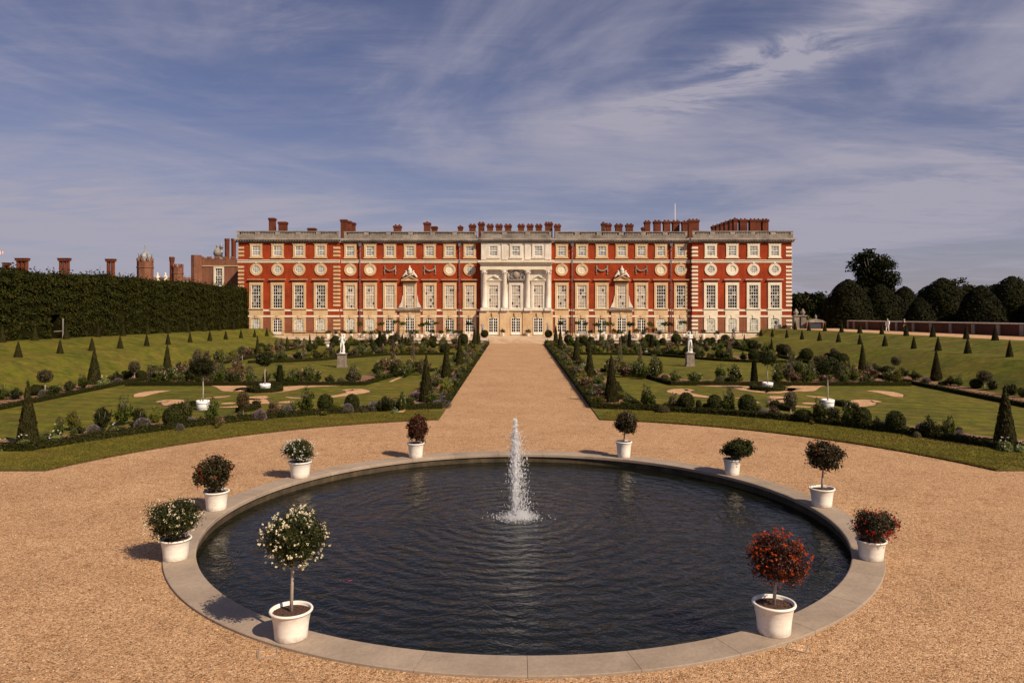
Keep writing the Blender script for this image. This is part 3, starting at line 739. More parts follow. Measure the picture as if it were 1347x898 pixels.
# ------------------------------------------------------------------ plants in the ten white pots
def cloud(n, c, r, k=26, spread=.16, shell=(.55, .92), down=.0):
    """leaf points in clumps spread through an ellipsoid"""
    cc = rng.normal(0, 1, (k, 3)); cc /= np.linalg.norm(cc, axis=1, keepdims=True)
    cc[:, 2] = np.where(cc[:, 2] < -.55+down, -cc[:, 2]*.6, cc[:, 2])
    cc *= rng.uniform(*shell, (k, 1))
    idx = rng.integers(0, k, n)
    p = cc[idx] + rng.normal(0, spread, (n, 3))
    nn = p*.6 + (p - cc[idx])*2
    nn /= np.linalg.norm(nn, axis=1, keepdims=True) + 1e-9
    return p*np.array(r) + np.array(c), nn
def sph_in(n):
    q = rng.normal(0, 1, (n, 3)); return q/np.linalg.norm(q, axis=1, keepdims=True)*rng.random((n, 1))**.4
def pot(px, pyb, pyr, wr, cpx, cpy, crx, cry, style, lab, cat='potted plant', base=.05, fixr=True, lean=0):
    Y = (H-base)*F/(pyb-V); rb = .29
    Y += rb; x = fx(px, Y); y = Y
    if fixr:                                    # stand it on the rim
        dx, dy = x-C0[0], y-C0[1]; dd = math.hypot(dx, dy); t = 8.90/dd if dd > 9.0 or dd < 8.8 else 1
        x, y = C0[0]+dx*t, C0[1]+dy*t; Y = y
    rt = wr/2*Y/F; hp = max(.42, min(.66, fz(pyr, Y) - base)); rb = rt*.76
    t = empty('potted_shrub', (x, y, base), random.random()*6)
    prof = [(rb*.97, 0), (rb, .015), (rb*1.02, hp*.25), (rb*1.08, hp*.55), (rt*.90, hp*.85), (rt*.955, hp*.915), (rt, hp*.935), (rt*1.01, hp*.965), (rt*.985, hp), (rt*.90, hp), (rt*.885, hp-.02), (rt*.86, hp-.07)]
    MB().lathe(prof, 40, cap=True).build('pot', M['pot'], t)
    mb = MB(); vs = [(0, 0, hp-.045)]
    for k in range(28): a = 2*PI*k/28; vs.append((rt*.875*math.cos(a), rt*.875*math.sin(a), hp-.06))
    mb.add(vs, [(0, 1+k, 1+(k+1) % 28) for k in range(28)], 0, True)
    for _ in range(40): a = random.random()*6.28; q = rt*.8*random.random()**.5; mb.blob((q*math.cos(a), q*math.sin(a), hp-.05), .02, .02, .014, n=5, m=4)
    mb.build('soil', M['pot_soil'], t)
    cz = hp + (pyr-cpy)*Y/F; cr = crx*Y/F; crz = cry*Y/F; ox = (cpx-px)*Y/F
    if cz - crz < hp + .12: top = cz+crz; crz = (top-hp+.06)/2; cz = top-crz
    rz = t.rotation_euler.z; ca, sa = math.cos(-rz), math.sin(-rz); o2 = (ox*ca, ox*sa)
    mb = MB(); mb.tube([(0, 0, hp-.08), (o2[0]*.3, o2[1]*.3, hp+(cz-hp)*.35), (o2[0]*.8, o2[1]*.8, cz-crz*.4), (o2[0], o2[1], cz)], [.034, .028, .026, .015], 9)
    for _ in range(16):
        a = random.random()*6.28; e = random.uniform(-.2, 1.2); v = Vector((math.cos(a)*math.cos(e), math.sin(a)*math.cos(e), math.sin(e)))
        s = Vector((o2[0]*.9, o2[1]*.9, cz-crz*random.uniform(.2, .6)))
        mb.tube([s, s+Vector((v.x*cr, v.y*cr, v.z*crz))*.5+Vector((0,0,.02)), s+Vector((v.x*cr*.9, v.y*cr*.9, v.z*crz))*.72], [.014, .009, .003], 5)
    mb.build('stem', M['bark_pale'], t)
    leafm, fm, nl, nf, lsz, k, sp = style
    mb = MB(); p, nn = cloud(int(nl*2.1), (o2[0], o2[1], cz), (cr*.86, cr*.86, crz*.86), int(k*1.3), sp, down=-.35)
    iv = sph_in(int(nl*.9)); p = np.concatenate([p, iv*np.array((cr*.78, cr*.78, crz*.78))+np.array((o2[0], o2[1], cz))]); nn = np.concatenate([nn, iv])
    keep = p[:, 2] > hp - .02 + .0*nl if cz - crz < hp + .1 else p[:, 2] > 0
    p, nn = p[keep], nn[keep]
    mb.leaves(p, nn, lsz, lsz*.55); mb.build('crown', M[leafm], t)
    if nf:
        mb = MB(); p, nn = cloud(nf, (o2[0], o2[1], cz), (cr*.96, cr*.96, crz*.96), nf, .05, (.86, 1.02), down=-.35)
        p = p[p[:, 2] > hp]
        P = np.repeat(p, 7, 0) + rng.normal(0, .010, (len(p)*7, 3)); NN = rng.normal(0, 1, P.shape)
        mb.leaves(P, NN, .030, .025); mb.build('blossom', M[fm], t)
    tag(t, lab, 'potted plant', 'white pots standing round the basin rim')
S_CREAM = ('camellia', 'fl_cream', 4600, 270, .046, 60, .13)
S_BUSHC = ('camellia', 'fl_cream', 3600, 140, .050, 46, .15)
S_BUSHW = ('camellia', 'fl_white', 2800, 170, .050, 40, .15)
S_RED = ('redleaf', 'fl_red', 4200, 260, .045, 60, .13)
S_RUST = ('bronze', 'fl_red', 1900, 45, .075, 34, .15)
S_RUST2 = ('bronze', 'fl_red', 1700, 25, .085, 34, .14)
S_DKRED = ('redleaf', 'fl_red', 1700, 20, .085, 30, .14)
S_ORB = ('bronze', 'fl_red', 3200, 150, .046, 42, .15)
S_DARK = ('dark', 'fl_cream', 1900, 0, .075, 24, .16)
S_DKBR = ('bronze', 'fl_red', 1800, 10, .085, 30, .14)
pot(383, 847, 800, 56, 387, 707, 47, 40, S_CREAM, 'white pot with round standard tree covered in cream blossom, front left')
pot(1018, 840, 791, 56, 1024, 734, 43, 37, S_RED, 'white pot with short standard tree covered in red blossom, front right')
pot(231, 740, 707, 40, 228, 683, 40, 30, S_BUSHC, 'white pot of stemless bush with cream flowers at far left of rim')
pot(1146, 740, 709, 39, 1151, 692, 33, 23, S_ORB, 'white pot of low bush with orange red flowers at far right of rim')
pot(276, 673, 645, 33, 272, 617, 28, 24, S_RUST, 'white pot with rusty red leaved standard on a short stem, left rim')
pot(1094, 668, 641, 33, 1097, 600, 30, 23, S_RUST2, 'white pot with dark bronze standard on a tall pale stem, right rim')
pot(386, 628, 606, 31, 385, 592, 24, 17, S_BUSHW, 'white pot of bush with white flowers, back left of the rim')
pot(974, 624, 603, 24, 982, 592, 23, 18, S_DARK, 'white pot of lopsided dark green bush, back right of the rim')
pot(543, 601, 582, 23, 546, 560, 16.5, 18, S_DKRED, 'white pot with dark red oval standard, at the back left of the jet')
pot(825.5, 600, 580, 22, 829, 556, 18, 17.5, S_DKBR, 'stained white pot with dark standard, at the back right of the jet')
# ------------------------------------------------------------------ garden plants: unit prototypes (width 1, height 1, base at z = 0)
def sph(n):
    p = rng.normal(0, 1, (n, 3)); return p/np.linalg.norm(p, axis=1, keepdims=True)
PROTO = {}
def proto(kind, n, parts):
    PROTO.setdefault(kind, []).append(parts)
def mk(fn, mats, name): mb = MB(); fn(mb); return mb.mesh(name, mats)
for s in range(3):
    def f(mb):
        mb.blob((0,0,.5), .43, .43, .46, 1, 14, 9, .03)
        p = sph(1500); q = p*(1+rng.normal(0, .025, (1500, 1)))*np.array((.48,.48,.49)); mb.leaves(q+np.array((0,0,.5)), p, .085, .05, 0, .5)
    proto('ball', 0, [mk(f, [M['box'], M['yew_core']], 'clipped_ball')])
    def f(mb):
        n = 1700; t = 1-np.sqrt(rng.random(n)); a = rng.random(n)*2*PI; r = .5*(1-t)**.93 + .012 + rng.normal(0, .014, n)
        prof = [(.46, 0), (.40, .14), (.31, .36), (.20, .60), (.10, .82), (.02, .97)]
        mb.lathe(prof, 14, mi=1)
        P = np.stack([r*np.cos(a), r*np.sin(a), t*1.0], 1); N = np.stack([np.cos(a), np.sin(a), np.full(n, .3)], 1)
        mb.leaves(P, N, .075, .045, 0, .45)
    proto('cone', 0, [mk(f, [M['yew'], M['yew_core']], 'yew_cone')])
    def f(mb):
        n = 1300; t = rng.random(n)**1.15; a = rng.random(n)*2*PI; r = .5 - .27*t + rng.normal(0, .015, n)
        mb.lathe([(.46, 0), (.34, .5), (.21, .96), (.05, 1.0)], 12, mi=1)
        P = np.stack([r*np.cos(a), r*np.sin(a), t], 1); N = np.stack([np.cos(a), np.sin(a), np.full(n, .25)], 1)
        mb.leaves(P, N, .085, .05, 0, .45)
        P = rng.normal(0, .1, (160, 3))*np.array((1,1,.12))+np.array((0,0,1.0)); mb.leaves(P, np.tile((0,0,1.), (160,1)), .08, .05)
    proto('obelisk', 0, [mk(f, [M['yew_dark'], M['yew_core']], 'yew_obelisk')])
    def loose(n, mat, flower=None, nf=0, ls=.10, k=18, tall=False, fs=.05):
        mb = MB()
        p, nn = cloud(int(n*1.25), (0,0,.50), (.47,.47,.48), k, .16, (.35, .95), -.4)
        q = sph(int(n*.35)); q[:, 2] = -abs(q[:, 2]); q = q*np.array((.40,.40,.40))*rng.random((len(q), 1))**.4 + np.array((0,0,.45))
        p = np.concatenate([p, q]); nn = np.concatenate([nn, q-np.array((0,0,.45))]); p[:, 2] = np.maximum(p[:, 2], .02+.06*rng.random(len(p)))
        mb.leaves(p, nn, ls*1.1, ls*.65, 0, .7)
        for _ in range(7): a = random.random()*6.28; mb.tube([(0,0,0), (.2*math.cos(a), .2*math.sin(a), .45), (.36*math.cos(a), .36*math.sin(a), .85)], [.02, .014, .006], 4, 1)
        if tall:
            for _ in range(9):
                a = random.random()*6.28; r = random.random()*.3; top = random.uniform(.95, 1.2)
                mb.tube([(r*.5*math.cos(a), r*.5*math.sin(a), .4), (r*math.cos(a), r*math.sin(a), top)], [.012, .005], 4, 1)
                mb.leaves(np.array([[r*math.cos(a), r*math.sin(a), top-.25*random.random()] for _ in range(9)]) + rng.normal(0, .03, (9,3)), rng.normal(0, 1, (9,3)), ls, ls*.5)
        out = [mb.mesh('foliage', [M[mat], M['bark']])]
        if flower:
            fb = MB(); p, nn = cloud(nf, (0,0,.55), (.50,.50,.50), k, .12, (.7, 1.0), .4)
            P = np.repeat(p, 4, 0) + rng.normal(0, .012, (nf*4, 3)); fb.leaves(P, rng.normal(0, 1, P.shape), fs, fs*.85)
            out.append(('blossom', fb.mesh('blossom', [M[flower]])))
        return out
    proto('green', 0, loose(900, 'green', tall=True)); proto('darkbush', 0, loose(1100, 'dark', k=24, ls=.085))
    proto('yellow', 0, loose(900, 'yellow')); proto('russet', 0, loose(800, 'russet', 'fl_pink', 16))
    proto('grey', 0, loose(800, 'grey', tall=True)); proto('rose', 0, loose(850, 'green', 'fl_white', 11, tall=True, fs=.045))
    proto('pink', 0, loose(800, 'russet', 'fl_pink', 26)); proto('orange', 0, loose(800, 'green', 'fl_orange', 30))
    def mound(mat, spike, n=900, ns=500):
        mb = MB(); mb.blob((0,0,.3), .40, .40, .40, 1, 10, 6)
        p = sph(n); p[:, 2] = abs(p[:, 2]); q = p*np.array((.45,.45,.78)); mb.leaves(q, p, .12, .035, 0, .5)
        out = [mb.mesh('foliage', [M[mat], M['yew_core']])]
        if spike:
            fb = MB(); p = sph(ns); p[:, 2] = abs(p[:, 2])+.1; q = p*np.array((.5,.5,.9)); fb.leaves(q, np.cross(p, sph(ns)), .12, .035, 0, .2)
            out.append(('blossom', fb.mesh('blossom', [M[spike]])))
        return out
    proto('lavender', 0, mound('grey', 'fl_lav')); proto('purple', 0, mound('green', 'fl_purple', 700, 800)); proto('mound', 0, mound('grey', None))
    def pale():
        mb = MB(); p = sph(420); p[:, 2] = abs(p[:, 2]); q = p*np.array((.48,.48,.6)); mb.leaves(q, p+np.array((0,0,.5)), .24, .12, 0, .5)
        fb = MB(); c = sph(7); c[:, 2] = abs(c[:, 2])+.4; c = c*np.array((.4,.4,.75)); P = np.repeat(c, 10, 0)+rng.normal(0, .03, (70, 3)); fb.leaves(P, sph(70), .06, .05)
        return [mb.mesh('foliage', [M['pale']]), ('blossom', fb.mesh('blossom', [M['fl_white']]))]
    proto('pale', 0, pale())
    def climber():
        mb = MB()
        for a in (0, 2.1, 4.2): mb.tube([(.4*math.cos(a), .4*math.sin(a), 0), (.05*math.cos(a), .05*math.sin(a), 1)], .02, 4, 1)
        n = 800; t = rng.random(n); a = rng.random(n)*2*PI; r = (.48-.34*t)*rng.uniform(.5, 1.15, n); P = np.stack([r*np.cos(a), r*np.sin(a), t*1.03], 1)
        mb.leaves(P, P*np.array((1,1,.1)), .11, .05, 0, .8)
        fb = MB(); n = 120; t = rng.random(n); a = rng.random(n)*2*PI; r = (.5-.34*t)*1.05; fb.leaves(np.stack([r*np.cos(a), r*np.sin(a), t], 1), sph(n), .055, .045)
        return [mb.mesh('foliage', [M['grey'], M['bark']]), ('blossom', fb.mesh('blossom', [M['fl_pink']]))]
    proto('climber', 0, climber())
    def standard(mat, hs, flower=None, stem='bark_pale'):
        """round head on a clear stem; whole plant 1 high, head .62 wide of a 1.6 m plant"""
        mb = MB(); p = sph(800); q = p*np.array((.5,.5,.30*1.0))*(1+rng.normal(0, .04, (800,1))); mb.blob((0,0,.72), .40, .40, .24, 1, 12, 8)
        mb.leaves(q+np.array((0,0,.72)), p, .09, .05, 0, .6); out = [mb.mesh('crown', [M[mat], M['yew_core']])]
        sb = MB(); sb.tube([(0,0,0), (.012,.01,.3), (0,0,.62)], [.055, .045, .04], 7); out.append(('stem', sb.mesh('stem', [M[stem]])))
        return out
    proto('standard', 0, standard('olive', .6)); proto('lollipop', 0, standard('box', .6)); proto('sparse', 0, standard('russet', .6, stem='bark'))
NAMES = {'ball': ('ball_bush', 'round clipped bush', 'bush'), 'cone': ('yew_cone', 'clipped yew cone', 'topiary'), 'obelisk': ('yew_obelisk', 'dark blunt yew obelisk', 'topiary'),
 'green': ('leafy_shrub', 'loose green shrub', 'shrub'), 'darkbush': ('bush', 'dense dark bush', 'bush'), 'yellow': ('golden_shrub', 'yellow green shrub', 'golden shrub'), 'russet': ('brown_shrub', 'brownish shrub', 'brown shrub'),
 'grey': ('tall_plant', 'tall grey green plant', 'plant'), 'rose': ('rose_bush', 'green bush with white roses', 'rose bush'), 'pink': ('flowering_shrub', 'brown shrub with pink flowers', 'flowering shrub'), 'orange': ('flowering_plant', 'green plant with orange flowers', 'plant'),
 'lavender': ('lavender', 'greyish lavender mound', 'lavender'), 'purple': ('flowering_plant', 'purple flowering mound', 'plant'), 'mound': ('cushion_plant', 'low grey cushion plant', 'plant'),
 'pale': ('leafy_plant', 'pale leafy white flowered plant', 'plant'), 'climber': ('climbing_plant', 'tall climber on a tripod', 'climber'), 'standard': ('standard_tree', 'olive grey ball on stem', 'topiary'), 'lollipop': ('standard_tree', 'dark green ball on stem', 'topiary'), 'sparse': ('standard_tree', 'sparse brown headed standard', 'topiary')}
def plant(kind, x, y, w, h, z=None, where='', tail='', key=0.0, what=None, j=True):
    ps = random.choice(PROTO[kind]); nm, lab, cat = NAMES[kind]
    o = link(nm, ps[0]); o.location = (x, y, (gz(x, y) + .045) if z is None else z)
    o.rotation_euler.z = random.random()*6.28; o.scale = (w, w*random.uniform(.92, 1.08) if j else w, h)
    for pn, me in ps[1:]: link(pn, me, o)
    reg(o, what or lab, where, cat, key, tail)
    return o
def pplant(kind, px, pyb, wpx, hpx, where, tail, key=None, what=None, z=0.05):
    x, y, _ = gp(px, pyb, z)
    k = .88 if kind in ('green','darkbush','yellow','russet','grey','rose','pink','orange') else 1
    return plant(kind, x, y, wpx*k*y/F, hpx*(.5+.5*k)*y/F, z, where, tail, abs(x) if key is None else key, what)

# the two front beds, shrub by shrub
FL = 'in left front bed'; FR = 'in right front bed'; TP = 'from the gravel path'
for k, px, pb, wd, h in [('cone',36.6,586,27,87),('pale',31,589,21,18),('pale',4,592,16,15),('pale',73,583,20,17),('rose',78,575,16,26),('yellow',98,566,22,28),('darkbush',105,570,17,10),('darkbush',134,563,30,29),('green',162,559,25,36),('darkbush',183,557,24,22),('lavender',188,564,23,15),('yellow',204.5,556,20,24),
  ('ball',226.5,562,24,27),('lavender',237,566,11,9),('green',246,559,18,34),('lavender',252,560,14,12),('green',279,557,24,34),('russet',289,560,13,14),('mound',302.5,554,20,11),('sparse',319.7,553,15,37),('purple',342,552,17,14),('russet',362,549,20,24),('darkbush',370,549,16,10),
  ('lavender',378,546,16,14),('green',403,545,27,34),('orange',427,546.5,11,7),('ball',428,543,20,25),('yellow',443,542,13,15),('lavender',458,543,14,13),('ball',463,541,20,23),('lavender',492,540.5,17,13),('darkbush',509,541,20,24),('darkbush',500,541,14,14),('rose',529,540,15,24),('mound',479,542,12,8),('pale',520,543,10,7),('mound',150,566,16,9),('darkbush',48,580,18,9),('orange',286,563,10,7)]:
    pplant(k, px, pb, wd, h, FL, TP)
for k, px, pb, wd, h in [('green',850.6,538,25,30),('mound',872.7,542,20,11),('grey',887,540,17,22),('ball',902.7,541,22,25),('ball',919,537.5,8,12),('ball',928,540,9,10),('ball',940,542.5,20,24),('green',958,543,24,32),('ball',983,545,25,26),('lavender',1004,549,14,12),('russet',1017,549,20,18),('darkbush',1000,547,14,9),
  ('standard',1040,550,17,34),('ball',1056.5,554,24,16),('green',1077.6,556,25,30),('darkbush',1097,557,24,26),('rose',1114,558,20,28),('ball',1133,562,25,27),('darkbush',1155,563,18,17),('lavender',1166,566,15,13),('ball',1178,568,26,28),('darkbush',1224,575,29,30),('green',1247,575,22,27),('lavender',1262,577,13,12),
  ('pale',1281,583,20,12),('darkbush',1296,585,18,10),('cone',1322,588,28,84),('pale',1323,592,22,17),('pale',1342,594,16,14),('mound',1206,575,13,10),('mound',974,547,12,8),('orange',1068,558,9,6),('darkbush',1262,573,12,14)]:
    pplant(k, px, pb, wd, h, FR, TP)

# low tufts on the soil of the front beds
for sg, side in ((-1, 'left'), (1, 'right')):
    for _ in range(28):
        al = random.uniform(.42, 1.27); r = random.uniform(22.5, 24.2); x = C0[0]+sg*r*math.cos(al); y = C0[1]+r*math.sin(al)
        if abs(x-C0[0]) < 7: continue
        if y < 31 + (r-22): y = 31 + (r-22)
        k = random.choice(('mound','green','darkbush','pale','lavender','green','rose')); w_ = random.uniform(.32, .62)
        plant(k, x, y, w_, w_*random.uniform(.5, .9), .056, 'in %s front bed' % side, TP, abs(x), what={'mound':'low grey cushion plant','green':'small low green plant','darkbush':'small low dark plant','pale':'pale leafy white flowered plant','lavender':'greyish lavender mound','rose':'small plant with white flowers'}[k])
# cones in the beds along the path
for sg, side, ys in ((-1, 'left', (45.7, 59, 73, 99.8, 109.5)), (1, 'right', (45.7, 59, 72, 97.5, 108.5))):
    for y in ys: plant('cone', C0[0]+sg*5.65, y, .88, 2.95, .06, 'in %s path bed' % side, 'from pool', y)
# mixed planting in the path beds
def fill(side, sg, pts, kinds, where, tail, keyf, zz=.06, wr=(.55, 1.1), hr=(.45, 1.1)):
    for x, y in pts:
        k = random.choice(kinds); w_ = random.uniform(*wr); h_ = random.uniform(*hr)
        if k in ('lavender', 'mound', 'purple', 'pale'): h_ *= .6
        if k == 'ball': h_ = w_*1.05
        if k in ('grey', 'climber'): h_ *= 1.25; w_ *= .7
        plant(k, x, y, w_, h_, zz, where, tail, keyf(x, y))
MIX = ['green','green','green','yellow','rose','pink','grey','darkbush','orange','lavender','pale','mound','yellow','green','purple']
for sg, side in ((-1, 'left'), (1, 'right')):
    pts = []
    for y in np.arange(43.8, 112, 1.2):
        for off in (4.75, 6.2):
            yy = y + random.uniform(-.5, .5)
            if off > 5 and min(abs(yy-c) for c in (45.7, 59, 72.5, 98.6, 109)) < .8: continue
            pts.append((C0[0]+sg*(off+random.uniform(-.3, .3)), yy))
    fill(side, sg, pts, MIX, 'in %s path bed' % side, 'from pool', lambda x, y: y, wr=(.7, 1.2), hr=(.4, .9))
# rose beds behind the scroll lawns
for sg, side in ((-1, 'left'), (1, 'right')):
    pts = []
    for x in np.arange(9.0, 28.3, 1.05):
        for y in (55.9, 57.4):
            if random.random() < .74 and not (16.6 < x < 18.6 and y < 57): pts.append((C0[0]+sg*(x+random.uniform(-.4, .4)) , y + random.uniform(-.4, .4) + (max(0, 12-x)*1.8)))
    for x in np.arange(23.6, 28.4, 1.3):
        for y in np.arange(59, 67, 1.5): pts.append((C0[0]+sg*(x+random.uniform(-.4, .4)), y+random.uniform(-.4, .4)))
    for x in np.arange(8, 12, 1.3):
        for y in np.arange(62.5, 68, 1.5): pts.append((C0[0]+sg*(x+random.uniform(-.4, .4)), y+random.uniform(-.4, .4)))
    fill(side, sg, pts, ['green','green','rose','rose','pink','russet','darkbush','yellow','grey','green','mound','orange'], 'in %s rose bed' % side, 'by distance', lambda x, y: y*100+abs(x), .07, (.7, 1.4), (.6, 1.35))
    # beds beyond the statue lawn
    pts = []
    for (xa, ya), (xb, yb) in (((-26.5, 77), (-23, 78)), ((-23, 78), (-20, 81)), ((-20, 81), (-15, 88.5)), ((-15, 88.8), (-7.4, 89.6))):
        L = math.hypot(xb-xa, yb-ya); n = int(L/1.0)
        for i in range(n):
            for off in (.3, 1.8):
                t = (i+random.random())/n; x = xa+(xb-xa)*t; y = ya+(yb-ya)*t + off + random.uniform(-.3, .5)
                pts.append((C0[0]+(-sg)*(x-C0[0]), y))
    fill(side, sg, pts, ['green','green','rose','pink','darkbush','grey','yellow','ball','mound','orange'], 'beyond %s statue lawn' % side, 'by distance', lambda x, y: y*100+abs(x), .07, (.7, 1.3), (.55, 1.2))
    # bed below the terrace wall
    pts = [(C0[0]+sg*(x+random.uniform(-.5, .5)), y+random.uniform(-.5, .5)) for x in np.arange(7.6, 30, 1.55) for y in (108.6, 111.2)]
    fill(side, sg, pts, ['green','darkbush','ball','ball','yellow','russet','grey','rose','orange'], 'below %s terrace wall' % side, 'from the path', lambda x, y: abs(x), .075, (.8, 1.6), (.7, 1.4))
    pts = [(C0[0]+sg*(x+random.uniform(-.5, .5)), 96+random.uniform(-4, 5)) for x in np.arange(8, 29, 1.1)]
    fill(side, sg, pts, ['green','darkbush','russet','grey','rose','pink','ball'], 'on the far %s lawn' % side, 'from the path', lambda x, y: abs(x), .06, (.7, 1.3), (.6, 1.2))
# outer beds at the foot of the banks
OB = [('cone',124,505,19,47),('cone',220,488,11.5,37),('standard',59.3,514,19,27),('standard',176.8,500.5,14,25),('standard',260,487,11,27),('standard',318.7,474,9,19),('ball',46.7,520,16,14),('darkbush',70.7,521,22,17),('darkbush',19,525,25,16),('darkbush',91,515,20,15),('green',108.6,511,16,18),
  ('pale',136,506,17,12),('darkbush',151.5,503,22,16),('darkbush',167,499.5,22,15),('ball',185.6,499,15,12),('lavender',57,521,13,9),('lavender',155,504,12,7),('darkbush',203,493,22,13),('green',212,491,13,11),('pale',227,488,13,8),('darkbush',236,486,15,10),('green',3,526,16,20)]
for k, px, pb, wd, h in OB: pplant(k, px, pb, wd, h, 'in left outer bed', 'from the pool', key=-pb, z=.07)
OBR = [('cone',1134.5,487,11,38),('cone',1231.5,501,15.5,42),('standard',1097,478,10,20),('standard',1178.5,489,12,20),('standard',1295,512,18,24),('russet',1118,487,18,11),('darkbush',1153,492,24,15),('ball',1167,494,15,13),('darkbush',1186,497,20,15),('darkbush',1204,500,19,14),('green',1261,508,18,14),
  ('darkbush',1250,507,18,14),('ball',1284,511,16,13),('darkbush',1306,514,18,15),('darkbush',1330,520,20,18),('lavender',1218,503,12,8),('mound',1240,506,13,7),('darkbush',1345,523,16,16)]
for k, px, pb, wd, h in OBR: pplant(k, px, pb, wd, h, 'in right outer bed', 'from the pool', key=-pb, z=.07)
for sg, side in ((-1, 'left'), (1, 'right')):
    pts = [(sg*(30.8+random.uniform(-.7, .7)), y+random.uniform(-.4, .4)) for y in np.arange(71, 111, 1.15)]
    fill(side, sg, pts, ['green','darkbush','russet','ball','mound','yellow','rose','grey'], 'in %s outer bed' % side, 'from the pool', lambda x, y: -(V+H*F/y), .075, (.8, 1.4), (.6, 1.2))
# dark obelisks, climbers and standards further back, each where it stands
for k, px, ap, pb, wd, h in [('obelisk',368,481,506.5,12,0),('obelisk',499.4,436,466,7,0),('cone',529.5,438,456,5.5,0),('cone',567,433,453,4.6,0),('cone',377.5,441,459.5,5.2,0),('cone',407.5,438,458,5,0),('cone',338.7,440,468,7,0),
  ('climber',400,446,474,9,0),('climber',543,443,476,7,0),('climber',517,447,481,8,0),('standard',522,437,457,8,0),('lollipop',504,439,459,9,0),('ball',490.7,449,457,8,0),('ball',570,447.5,457.5,9,0),('ball',586,449,457.5,7.5,0),('ball',437,449,457,8,0),('lollipop',548,476,488,10,0)]:
    x, y, _ = gp(px, pb, .05); plant(k, x, y, wd*y/F, (pb-ap)*y/F, .05, 'standing back in left garden', 'from the path', abs(x))
for k, px, ap, pb, wd, h in [('obelisk',992,475,504.5,10.5,0),('cone',789.5,437,453,4.6,0),('obelisk',828,435,457,6.5,0),('obelisk',857,441,465,7,0),('cone',950,440,456,5,0),('cone',979,438,461,5.5,0),('cone',1015,443,466,6,0),
  ('climber',815.6,444,474,7,0),('climber',842,453,476,7,0),('climber',958,443,472,9,0),('standard',995,449,462,8,0),('standard',1036,456,470,9,0),('ball',773,448.5,457,7.5,0),('ball',864.5,449,457.5,8,0),('ball',850,449,458,8,0),('lollipop',757,449,462,9,0),('ball',919,449.5,457.5,8,0),('lollipop',880,455,466,8,0)]:
    x, y, _ = gp(px, pb, .05); plant(k, x, y, wd*y/F, (pb-ap)*y/F, .05, 'standing back in right garden', 'from the path', abs(x))

# cones on the bank crests and the upper terraces
def on_row(px, X): return abs(X)*F/abs(px-CX)
rows = [('on left bank crest', -38.0, [-26, 24,79,121,158,193,221,250,276,297,317,335,351], .56, 1.30), ('on upper left terrace', -43.7, [3,46,87,129,162,194,221,247,269,289,307], .60, 1.45),
        ('on right bank crest', 38.0, [1376,1328,1273,1234,1202,1164,1131,1103,1078,1055,1035,1016,1001], .56, 1.30), ('on upper right terrace', 43.7, [1358,1309,1271,1227,1192,1160,1131,1107,1085,1064,1046], .60, 1.5)]
for where, X, pxs, w_, h_ in rows:
    for px in pxs:
        y = on_row(px, X); plant('cone', X, y, w_*random.uniform(.9, 1.08), h_*random.uniform(.93, 1.06), gz(X, y)+.02, where, 'from the palace', -y, j=False)

# standard trees in white hooped tubs, each in a ring of clipped box
def tub_tree(px, pyb, lab, crown_m='dark', cw=1.42, hgt=2.95):
    x, y, _ = gp(px, pyb, .05); t = empty('tub_tree', (x, y, .05), random.random()*6)
    tb = MB(); tb.lathe([(.30, 0), (.315, .02), (.37, .50), (.355, .52), (.335, .46)], 24)
    tubo = tb.build('tub', M['tub'], t)
    for zz in (.12, .37): MB().lathe([(.305+.11*zz, zz-.02), (.322+.115*zz, zz-.018), (.322+.115*zz, zz+.018), (.305+.11*zz, zz+.02)], 24).build('hoop', M['hoop'], tubo)
    MB().lathe([(.33, .40), (.34, .455), (.0, .47)], 20, cap=False).build('soil', M['pot_soil'], t)
    mb = MB(); cz = hgt-.58; mb.tube([(0,0,.42), (.02,.01,1.1), (0,.01,cz-.35), (0,0,cz)], [.045,.036,.032,.02], 7)
    for _ in range(10):
        a = random.random()*6.28; mb.tube([(0,0,cz-.4), (.3*math.cos(a), .3*math.sin(a), cz-.1), (.55*math.cos(a), .55*math.sin(a), cz+.1)], [.02,.014,.006], 5)
    mb.build('stem', M['bark_pale'], t)
    mb = MB(); p, nn = cloud(3200, (0,0,cz), (cw*.47, cw*.47, .54), 44, .15, down=-.3); iv = sph_in(900); mb.leaves(np.concatenate([p, iv*np.array((cw*.42, cw*.42, .46))+np.array((0,0,cz))]), np.concatenate([nn, iv]), .10, .06)
    mb.build('crown', M[crown_m], t)
    tag(t, lab, 'tub tree', 'round headed trees in white hooped tubs')
    return x, y
def ring(cx, cy, r, w_, lab, a0=0, a1=2*PI, h_=.34):
    n = max(8, int(r*(a1-a0)/.35)); closed = a1-a0 > 6.2
    pts = [(cx+r*math.cos(a0+(a1-a0)*k/n), cy+r*math.sin(a0+(a1-a0)*k/n)) for k in range(n if closed else n+1)]
    tag(strip_hedge(pts, w_, h_, closed, 110), lab, 'hedge', 'clipped box rings on the scroll lawns')
